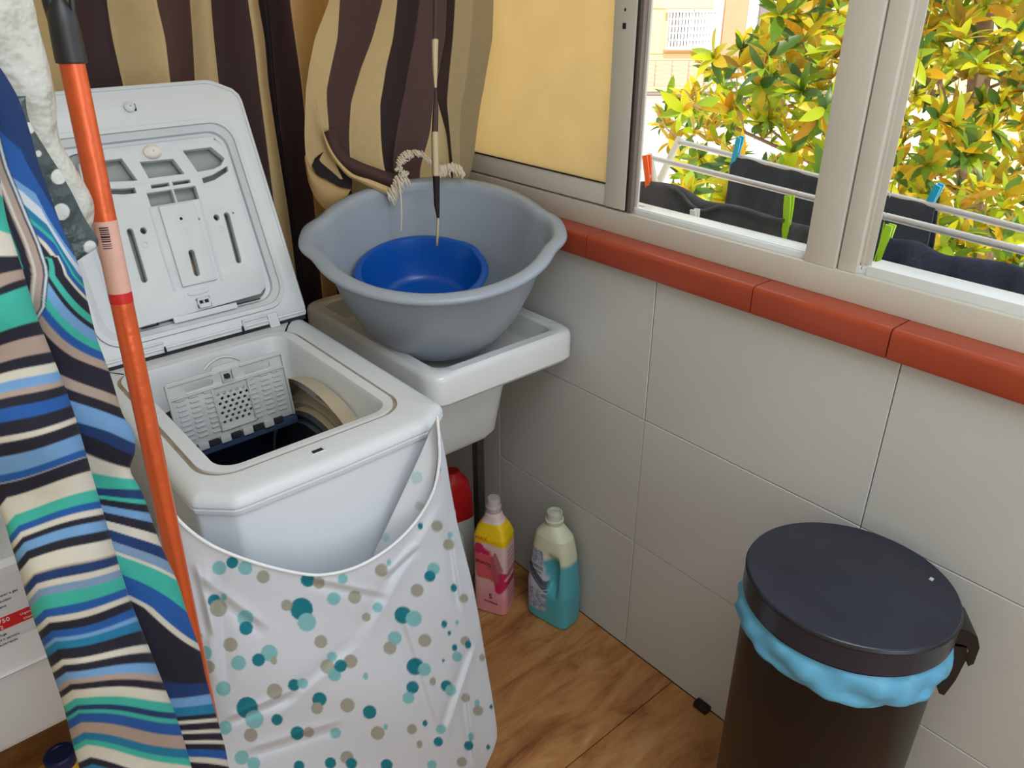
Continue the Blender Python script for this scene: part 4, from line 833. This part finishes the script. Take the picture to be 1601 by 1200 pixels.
# fringe
def fr_pt(x, y, d=0): return onp(*s4(x, y), (-.03, -.305+d, 0), (.476, .88, 0))
fp = smooth_path([(1180, 652, 0), (1198, 628, 0), (1212, 592, 0), (1250, 586, 0), (1215, 560, 0), (1222, 530, 0), (1245, 512, 0), (1285, 510, 0), (1312, 528, 0), (1330, 552, 0), (1352, 562, 0), (1372, 560, 0), (1400, 552, 0), (1430, 566, 0)], 7)[:, :2]
parts_ = []
for i in range(len(fp)):
    k = i/len(fp); dx, dy = ((22, 34) if k < .22 else (16, 16) if k < .45 else (16, 20) if k < .72 else (8, 30))
    if .2 < k < .3: dx, dy = -14, 10
    for j in range(2):
        x, y = fp[i]+rng.normal(0, 2.5, 2); a = rng.uniform(.7, 1.2)
        p = smooth_path([fr_pt(x, y), fr_pt(x+dx*.3*a, y+dy*.35*a, -.006), fr_pt(x+dx*.7*a+rng.normal(0, 3), y+dy*.8*a, -.010), fr_pt(x+dx*.8*a+rng.normal(0, 4), y+dy*1.1*a, -.008)], 3)
        parts_.append(tube(p, .0016, 5))
V, F = join(parts_); o = mk('fringe', V, F, mat('cream_fringe', srgb(216, 204, 184), .8, bump=.2, bscale=300), fc); o['kind'] = 'stuff'
V, F = tube(smooth_path([fr_pt(1214, 600, -.01), onp(626, 300, (-.03, -.33, 0), (.476, .88, 0)), onp(628, 335, (-.03, -.34, 0), (.476, .88, 0)), onp(627, 361, (-.03, -.34, 0), (.476, .88, 0))], 5), .0018, 6); mk('loose_cord', V, F, _m['cream_fringe'], fc)
# hanging twisted tie in front of the curtain
tie = [(681, -60, 3.5, 'k'), (681, 0, 3.5, 'k'), (680, 60, 3.2, 'k'), (680, 62, 5.5, 'c'), (680, 100, 4.5, 'c'), (681, 136, 2.2, 'c'), (681, 138, 1.5, 'k'), (681, 170, 4.5, 'k'), (680, 205, 5.0, 'k'), (680, 207, 6, 'c'), (681, 274, 5.8, 'c'), (682, 276, 5.5, 'k'), (683, 320, 4.5, 'k'), (685, 340, 2.2, 'k'), (685, 342, 2.2, 'c'), (684, 365, 2.4, 'c'), (683, 384, 2.2, 'c')]
R = []; cs = []
for u, v, hw, c in tie:
    P_ = onp(u, v, (-.03, -.385, 0), (.476, .88, 0)); dd_ = np.linalg.norm(P_-CC)/np.linalg.norm(ray(u, v)); r = hw*dd_
    R.append([P_-_rt*r, P_-_fw*.001, P_+_rt*r, P_+_fw*.001]); cs += [srgba((86, 70, 66) if (c == 'k' and v < 210) else (50, 36, 38) if c == 'k' else (222, 202, 166))]*4
V, F = loft(R, True, True, True); o = mk('curtain_tie', V, F, M_cur, None, angle=0, cols=np.array(cs)); tag(o, 'thin brown and cream tie band dangling into the blue basin', 'tie band')

# ------------------------------------------------------------------ outdoors: drying rack and laundry
rk = thing('drying_rack', (.4, -.8, .9), 'outdoor drying rack with two silver rods outside the window', 'drying rack')
n0 = on(1016, 246, 'x', .40); n1 = on(1601, 392, 'x', .25); f0 = on(1060, 221, 'x', .53); f1 = on(1601, 358, 'x', .40)
ext = lambda a, b, t: a+(b-a)*t
for a, b in ((n0, n1), (f0, f1)):
    V, F = tube([a, ext(a, b, 1.5)], .0066, 14); mk('rod', V, F, M_alw, rk)
j0 = np.array([.22, -.47, .985]); j1 = np.array([.22, -1.75, .985])
V, F = tube([j0, j1], .005, 10); mk('rod', V, F, M_alw, rk)
low = (n0+f0)/2+np.array([-.02, .0, -.095])
for a in (n0, f0):
    V, F = tube([a+(a-low)*.08, low], [.008, .010], 10); mk('end_bracket', V, F, mat('cream_bracket', srgb(226, 220, 206), .5), rk)
V, F = tube([low, np.array([.12, low[1], .93])], .009, 8); mk('end_bracket', V, F, _m['cream_bracket'], rk)
e0 = ext(n0, n1, 1.5); e1 = ext(f0, f1, 1.5); V, F = tube([e0, e1], .007, 8); mk('end_bracket', V, F, _m['cream_bracket'], rk); V, F = tube([(e0+e1)/2, (.12, e0[1], .93)], .009, 8); mk('end_bracket', V, F, _m['cream_bracket'], rk)
def drape(name, top, zf, zbk, wf, wb, m, nz=40, seed=0, amp=.006, label='', cat='garment', fr=24):
    """cloth over a rod: top = list of (x,y,z) ridge points"""
    R_ = smooth_path(top, 10); n = len(R_); r_ = np.random.default_rng(seed); rows_ = []
    prof = [(1, q) for q in np.linspace(1, 0, nz)]+[(-1, q) for q in np.linspace(0, 1, nz)][1:]
    V = []
    for s, q in prof:
        for i, p in enumerate(R_):
            t = i/(n-1); zz = p[2]-q**1.15*((p[2]-zf) if s > 0 else (p[2]-zbk)); rad = .007*min(1, q*14)**.5
            wob = amp*(math.sin(t*fr+q*2+seed)+.6*math.sin(t*fr*2.3+seed*2+q*3))*q**.6
            x = p[0]-s*(rad+(wf if s > 0 else wb)*q)+wob
            V.append((x, p[1]+.004*math.sin(q*5+seed), zz))
    F = grid_faces(2*nz-1, n); o = mk(name, V, F, m, None, angle=0)
    sd_ = o.modifiers.new('thickness', 'SOLIDIFY'); sd_.thickness = .003
    return tag(o, label, cat)
M_kb = mat('black_knit', srgb(58, 63, 72), .85, var=.2, scale=30, bump=.2, bscale=200)
M_dg = mat('dark_grey_knit', srgb(84, 86, 90), .85, var=.25, scale=25, bump=.2, bscale=200)
M_nv = mat('navy_denim', srgb(52, 58, 78), .85, var=.3, scale=25, bump=.25, bscale=160)
g0 = on(1150, 247, 'x', .505); g1 = on(1467, 332, 'x', .43)
tt = lambda a: f0+(f1-f0)*((a-f0[1])/(f1[1]-f0[1]))
up8 = np.array([0, 0, .006])
drape('black_garment', [tt(y)+up8 for y in np.linspace(g0[1], g1[1], 6)], .82, .86, .03, .02, M_kb, seed=2, label='black garment pegged over the far rod of the drying rack')
ridge = [on(u, v, 'x', .215) for u, v in ((996, 283), (1020, 283), (1060, 290), (1100, 312), (1150, 320), (1190, 332), (1230, 345), (1262, 352), (1300, 362))]
drape('grey_garment', ridge, .86, .90, .02, .05, M_dg, seed=5, amp=.009, label='dark grey garment over the near rod, left of the window post')
# rolled lapel across the grey garment
lpz = [on(u, v, 'x', .196) for u, v in ((1040, 290), (1062, 300), (1082, 322), (1100, 330), (1130, 322), (1165, 328), (1200, 340), (1225, 345))]
V, F = tube(smooth_path(lpz, 6), .004, 8); o = mk('garment_edge', V, F, M_dg, bpy.data.objects['grey_garment'], angle=0)
ridge = [on(u, v, 'x', .21) for u, v in ((1330, 360), (1362, 366), (1400, 373), (1440, 378), (1480, 398), (1530, 404), (1580, 412), (1640, 430), (1760, 455))]
drape('navy_garment', ridge, .86, .90, .02, .05, M_nv, seed=8, amp=.010, label='dark navy garment over the near rod, right of the window post')
V, F = tube([on(980, 318, 'x', .15), on(1040, 336, 'x', .15), on(1180, 378, 'x', .15)], .007, 10); o = mk('pink_rod', V, F, mat('magenta_plastic', srgb(170, 30, 104), .4), None); tag(o, 'magenta plastic rod lying along the outer window ledge', 'rod')
o = structure(box('trim_3', (.125, YF, .90), (.155, YB+.12, 1.0), M_plaster, None, .003))
def peg(Pt, tilt, col, nm, label, L=.075, spread=.0065):
    """clothes peg: two tapered prongs and a spring; Pt = jaw point, prongs rise along tilt"""
    a = np.array(tilt, float); a /= np.linalg.norm(a); y = np.array([0, 1., 0]); s = np.cross(a, y); s /= np.linalg.norm(s); y2 = np.cross(s, a)
    t = thing(nm, tuple(Pt), label, 'clothes peg', 'clothes pegs on the drying rack'); del t['group']
    for k in (-1, 1):
        R = []
        for q, w_, gp in ((-.30, .0045, .002), (-.1, .006, .0035), (.1, .006, .0030), (.45, .0068, .0048), (.7, .006, spread)):
            c = Pt+a*(q*L)+s*(k*gp); R.append([c+y2*w_+s*.0022, c+y2*w_-s*.0022, c-y2*w_-s*.0022, c-y2*w_+s*.0022])
        V, F = loft(R, True, True, True); mk('prong', V, F, col, t, angle=30)
    V, F = lathe([(.0035, -.006), (.0035, .006)], Pt+a*(.12*L), y2, 10, True, True); mk('spring', V, F, M_alw, t)
M_cy = mat('cyan_peg', srgb(40, 176, 214), .35); M_gr = mat('lime_peg', srgb(166, 214, 36), .35); M_og = mat('orange_peg', srgb(250, 104, 34), .35); M_wpg = mat('white_peg', srgb(232, 232, 232), .35)
peg(on(1148, 252, 'x', .495), (-.1, -.22, 1), M_cy, 'clothes_peg', 'turquoise peg on the black garment, left of the window post', .085)
peg(on(1446, 332, 'x', .435), (-.1, -.30, 1), M_cy, 'clothes_peg', 'blue peg on the black garment, seen through the right pane', .085)
peg(on(1014, 283, 'x', .215), (.1, .28, 1), M_og, 'clothes_peg', 'orange peg at the left end of the grey garment', .078)
peg(on(1230, 353, 'x', .205), (.05, .1, 1), M_gr, 'clothes_peg', 'lime green peg on the grey garment beside the window post', .08)
peg(on(1376, 400, 'x', .205), (.05, -.1, 1), M_gr, 'clothes_peg', 'lime green peg on the navy garment in the right pane', .08)
peg(on(1086, 352, 'x', .15), (0, .1, 1), M_wpg, 'clothes_peg', 'small white peg clipped on the magenta rod', .045)

# ------------------------------------------------------------------ outdoors: street, facade, fence, trees
hf = np.array([math.sin(CY), math.cos(CY), 0]); hr = np.array([math.cos(CY), -math.sin(CY), 0])
def far(u, v, D):
    d = ray(u, v); return CC+d*(D/(d@hf))
GZ = -4.0
V = np.array([[-40, -60, GZ], [120, -60, GZ], [120, 120, GZ], [-40, 120, GZ]]); o = mk('street', V, [[0, 1, 2, 3]], mat('pale_paving', srgb(236, 228, 214), .9, var=.1, scale=.5), None, False, origin=(0, 0, GZ)); structure(o)
def fbox(name, u0, u1, v0, v1, D, dep, m, par, bev=.01):
    a = far(u0, v1, D); b = far(u1, v0, D); x0 = (a-CC)@hr; x1 = (b-CC)@hr; z0 = a[2]; z1 = b[2]
    Mx = Matrix(((hr[0], hf[0], 0, CC[0]), (hr[1], hf[1], 0, CC[1]), (0, 0, 1, 0), (0, 0, 0, 1)))
    return box(name, (min(x0, x1), D, min(z0, z1)), (max(x0, x1), D+dep, max(z0, z1)), m, par, bev, 1, Mx)
M_fac = mat('yellow_facade', srgb(246, 222, 170), .85, var=.05, scale=1)
bld = thing('house', tuple(far(1090, 200, 18)*np.array([1, 1, 0])+np.array([0, 0, GZ])), 'cream yellow house across the street with a barred window', 'house')
D0 = 18
fbox('wall', 500, 1180, -600, 420, D0, .4, M_fac, bld); fbox('wall', 1212, 2600, -600, 420, D0, .4, M_fac, bld); fbox('wall', 1180, 1212, -600, -30, D0, .4, M_fac, bld)
fbox('doorway', 1178, 1214, -30, 96, D0+.5, .1, mat('shaded_door', srgb(150, 140, 142), .8), bld)
fbox('door_step', 1170, 1220, 90, 99, D0-.1, .5, M_fac, bld)
fbox('drainpipe', 1161, 1168, -300, 90, D0-.12, .1, mat('salmon_pipe', srgb(222, 168, 132), .7), bld)
fbox('window_sill', 1038, 1124, 76, 80, D0-.12, .12, mat('salmon_sill', srgb(236, 178, 146), .8), bld)
wn = fbox('window', 1045, 1119, 18, 76, D0-.03, .05, mat('dim_pane', srgb(150, 146, 150), .4), bld)
M_wg = mat('white_grille', srgb(246, 246, 246), .6)
for k in range(15):
    u = 1047+k*5; fbox('grille_bar', u, u+1.6, 18, 76, D0-.10, .03, M_wg, wn, .002)
for k in range(6): fbox('grille_bar', 1045, 1119, 18+k*11, 20+k*11, D0-.11, .03, M_wg, wn, .002)
for a_ in ((1042, 1121, 14, 19), (1042, 1121, 74, 78), (1042, 1046, 14, 78), (1117, 1121, 14, 78), (1081, 1084, 14, 78)): fbox('window_frame', *a_, D0-.13, .08, M_wg, wn, .004)
for v in (13, 84): fbox('cornice', 500, 1175, v-1, v+1, D0-.02, .05, mat('facade_joint', srgb(214, 190, 150), .9), bld)
# wavy fence in front of the house
fn_ = thing('fence', tuple(far(1050, 148, 15)), 'pale wavy iron fence on a low wall in front of the house', 'fence')
D1 = 15; M_fe = mat('pale_iron', srgb(196, 168, 150), .7); M_lw = mat('pale_wall', srgb(244, 232, 220), .9)
fbox('low_wall', 700, 1500, 148, 520, D1-.0, .3, M_lw, fn_); fbox('top_rail', 700, 1500, 92, 96, D1, .08, M_fe, fn_); fbox('bottom_rail', 700, 1500, 133, 136, D1, .06, M_fe, fn_); fbox('wall_cap', 700, 1500, 146, 149, D1-.08, .4, mat('grey_cap', srgb(150, 138, 130), .8), fn_)
for u in range(816, 1420, 26): fbox('post', u, u+1.5, 94, 135, D1, .06, M_fe, fn_)
for u in range(816, 1400, 26):
    for v in (102, 109, 116, 123, 130):
        V, F = tube([far(u+26*t, v+1.8*math.sin(t*2*PI), D1) for t in np.linspace(0, 1, 9)], .007, 4); mk('wavy_bar', V, F, M_fe, fn_)
# leaves
def leaf_mesh(nm, L=.15, W=.026, bend=.25):
    n = 5; V = []; F = []
    for i in range(n+1):
        t = i/n; w_ = W*math.sin(PI*min(1, t*.93+.07))**.75*(1 if i < n else .05); z = -bend*L*t*t; V += [(-w_, L*t, z+.25*w_), (0, L*t, z), (w_, L*t, z+.25*w_)]
    for i in range(n):
        a = 3*i; F += [[a, a+1, a+4, a+3], [a+1, a+2, a+5, a+4]]
    return np.array(V), F
ml = bpy.data.materials.new('magnolia_leaf'); ml.use_nodes = True; nt = ml.node_tree; b = nt.nodes['Principled BSDF']; N = nt.nodes; L = nt.links
def leafnodes(m_, use_attr):
    nt = m_.node_tree; N = nt.nodes; L = nt.links; b = N['Principled BSDF']; b.inputs['Roughness'].default_value = .38
    if use_attr: src = N.new('ShaderNodeAttribute'); src.attribute_name = 'rnd'; out_ = src.outputs['Fac']
    else: src = N.new('ShaderNodeObjectInfo'); out_ = src.outputs['Random']
    r = N.new('ShaderNodeValToRGB'); r.color_ramp.interpolation = 'LINEAR'; e = r.color_ramp.elements
    e[0].position = 0; e[0].color = (*srgb(58, 92, 40), 1); e[1].position = 1; e[1].color = (*srgb(206, 150, 20), 1)
    for p_, c_ in ((.2, (92, 126, 30)), (.4, (150, 176, 30)), (.6, (190, 196, 30)), (.8, (204, 186, 34))): q = e.new(p_); q.color = (*srgb(*c_), 1)
    L.new(out_, r.inputs[0]); g_ = N.new('ShaderNodeNewGeometry'); mx = N.new('ShaderNodeMix'); mx.data_type = 'RGBA'
    mx.inputs['B'].default_value = (*srgb(200, 130, 30), 1); mth = N.new('ShaderNodeMath'); mth.operation = 'MULTIPLY'; mth.inputs[1].default_value = .5
    L.new(g_.outputs['Backfacing'], mth.inputs[0]); L.new(mth.outputs[0], mx.inputs[0]); L.new(r.outputs[0], mx.inputs['A']); L.new(mx.outputs['Result'], b.inputs['Base Color'])
    tr = N.new('ShaderNodeBsdfTranslucent'); L.new(mx.outputs['Result'], tr.inputs[0]); ms = N.new('ShaderNodeMixShader'); ms.inputs[0].default_value = .4
    L.new(b.outputs[0], ms.inputs[1]); L.new(tr.outputs[0], ms.inputs[2]); L.new(ms.outputs[0], N['Material Output'].inputs[0])
leafnodes(ml, False); ml2 = bpy.data.materials.new('magnolia_foliage'); ml2.use_nodes = True; leafnodes(ml2, True)
crown_left = [(-900, 1190), (-40, 1185), (0, 1190), (30, 1205), (60, 1150), (75, 1120), (85, 1075), (105, 1090), (140, 1110), (150, 1030), (165, 1015), (190, 1012), (230, 1012), (262, 1065), (290, 1050), (330, 1040), (420, 1030), (600, 1040)]
clusters = []
trunkP = far(1560, 300, 5.6)
while len(clusters) < 2100:
    v = rng.uniform(-260, 640); u = rng.uniform(1010, 2050); D = rng.uniform(3.6, 7.8)
    if u < np.interp(v, *np.array(crown_left).T)+8: continue
    if u > 1700 and rng.random() < .5: continue
    if v > 430 and rng.random() < .5: continue
    if D < 4.2 and v < 60 and rng.random() < .5: continue
    clusters.append((u, v, D))
vis = sorted(range(len(clusters)), key=lambda i: clusters[i][2]+(0 if (1010 < clusters[i][0] < 1601 and -20 < clusters[i][1] < 420 and not 1285 < clusters[i][0] < 1430) else 50))
LM = [leaf_mesh('leaf', L_, W_, b_) for L_, W_, b_ in ((.15, .027, .2), (.13, .025, .35), (.17, .028, .1), (.12, .022, .5))]
leafme = []
for V, F in LM:
    me = bpy.data.meshes.new('leaf'); me.from_pydata(V.tolist(), [], F); me.polygons.foreach_set('use_smooth', [True]*len(F)); me.materials.append(ml); leafme.append(me)
tree = thing('magnolia_tree', (trunkP[0], trunkP[1], GZ), 'leafy magnolia with yellow-green and orange leaves filling the window view', 'tree')
FV = []; FF = []; FR = []; off = 0; cnt = 0
for rank, i in enumerate(vis):
    u, v, D = clusters[i]; Pc = far(u, v, D); ax = Vector(rng.normal(0, .5, 3)+np.array([-.25, -.25, .75])).normalized(); qa = ax.to_track_quat('Z', 'Y')
    k = rng.integers(6, 10)
    for j in range(k):
        el = rng.uniform(.15, 1.15); az = 2*PI*j/k+rng.uniform(-.3, .3)
        R_ = qa.to_matrix() @ Matrix.Rotation(az, 3, 'Z') @ Matrix.Rotation(el, 3, 'X') @ Matrix.Rotation(rng.uniform(-.5, .5), 3, 'Y')
        s = rng.uniform(.75, 1.15)*.92; q = rng.integers(0, 4)
        if cnt < 300:
            o = bpy.data.objects.new('leaf', leafme[q]); COL.objects.link(o); o.parent = tree
            Mx = R_.to_4x4()*1; Mx = Matrix.Translation(Vector(Pc-np.array(tree.location))) @ R_.to_4x4() @ Matrix.Scale(s, 4); o.matrix_local = Mx; cnt += 1
        else:
            V, F = LM[q]; A = (V*s)@np.array(R_).T+Pc; FV.append(A); FF.append(np.array(F)+off); off += len(V); FR.append(np.full(len(V), rng.random()))
FV = np.concatenate(FV); FF = np.concatenate(FF)
o = mk('foliage', FV, FF, ml2, tree, True, angle=0); o['kind'] = 'stuff'
at = o.data.attributes.new('rnd', 'FLOAT', 'POINT'); at.data.foreach_set('value', np.concatenate(FR))
M_bark = mat('bark', srgb(150, 124, 100), .9, var=.3, scale=8, bump=.3)
V, F = tube(smooth_path([(trunkP[0], trunkP[1], GZ), far(1520, 500, 5.7), far(1515, 300, 5.6), far(1530, 130, 5.6), far(1545, -100, 5.6), far(1550, -400, 5.6)], 6), [.16]*6+list(np.linspace(.1, .04, 25)), 10); mk('trunk', V, F, M_bark, tree)
for pts, r in ((((1515, 300, 5.6), (1470, 130, 5.2), (1478, 40, 5.2), (1485, -60, 5.2)), .022), (((1515, 320, 5.6), (1445, 100, 5.4), (1452, 20, 5.4), (1458, -80, 5.4)), .018), (((1490, 125, 5.1), (1540, 95, 5.2), (1600, 70, 5.3), (1700, 40, 5.4)), .014), (((1515, 400, 5.7), (1420, 340, 5.4), (1300, 270, 5.3), (1150, 200, 5.2)), .02), (((1515, 350, 5.7), (1400, 250, 5.5), (1290, 120, 5.3), (1220, 10, 5.2)), .018), (((1280, 260, 5.3), (1180, 180, 5.2), (1130, 100, 5.2)), .01), (((1300, 280, 5.3), (1180, 290, 5.0), (1080, 230, 5.0), (1030, 190, 5.0)), .009), (((1540, 140, 5.6), (1600, 110, 5.4), (1680, 30, 5.2)), .012)):
    V, F = tube(smooth_path([far(*p) for p in pts], 6), list(np.linspace(r, r*.5, 6*(len(pts)-1)+1)), 8); mk('branch', V, F, M_bark, tree)
# weeping light-green plant in front of the doorway
wp = thing('weeping_shrub', tuple(far(1220, 110, 13)), 'feathery pale green plant beside the house doorway behind the tree', 'shrub')
parts_ = []
for k in range(420):
    u = rng.uniform(1196, 1290); v = rng.uniform(20, 110); l = rng.uniform(14, 40); s = rng.uniform(-10, 10); D = rng.uniform(12.6, 13.4)
    parts_.append(tube([far(u, v, D), far(u+s*.5, v+l*.4, D), far(u+s, v+l, D)], [.02, .016, .004], 3, False))
V, F = join(parts_); o = mk('foliage', V, F, mat('pale_feathery_green', srgb(196, 206, 130), .7, var=.3, scale=6, translucent=.3), wp); o['kind'] = 'stuff'
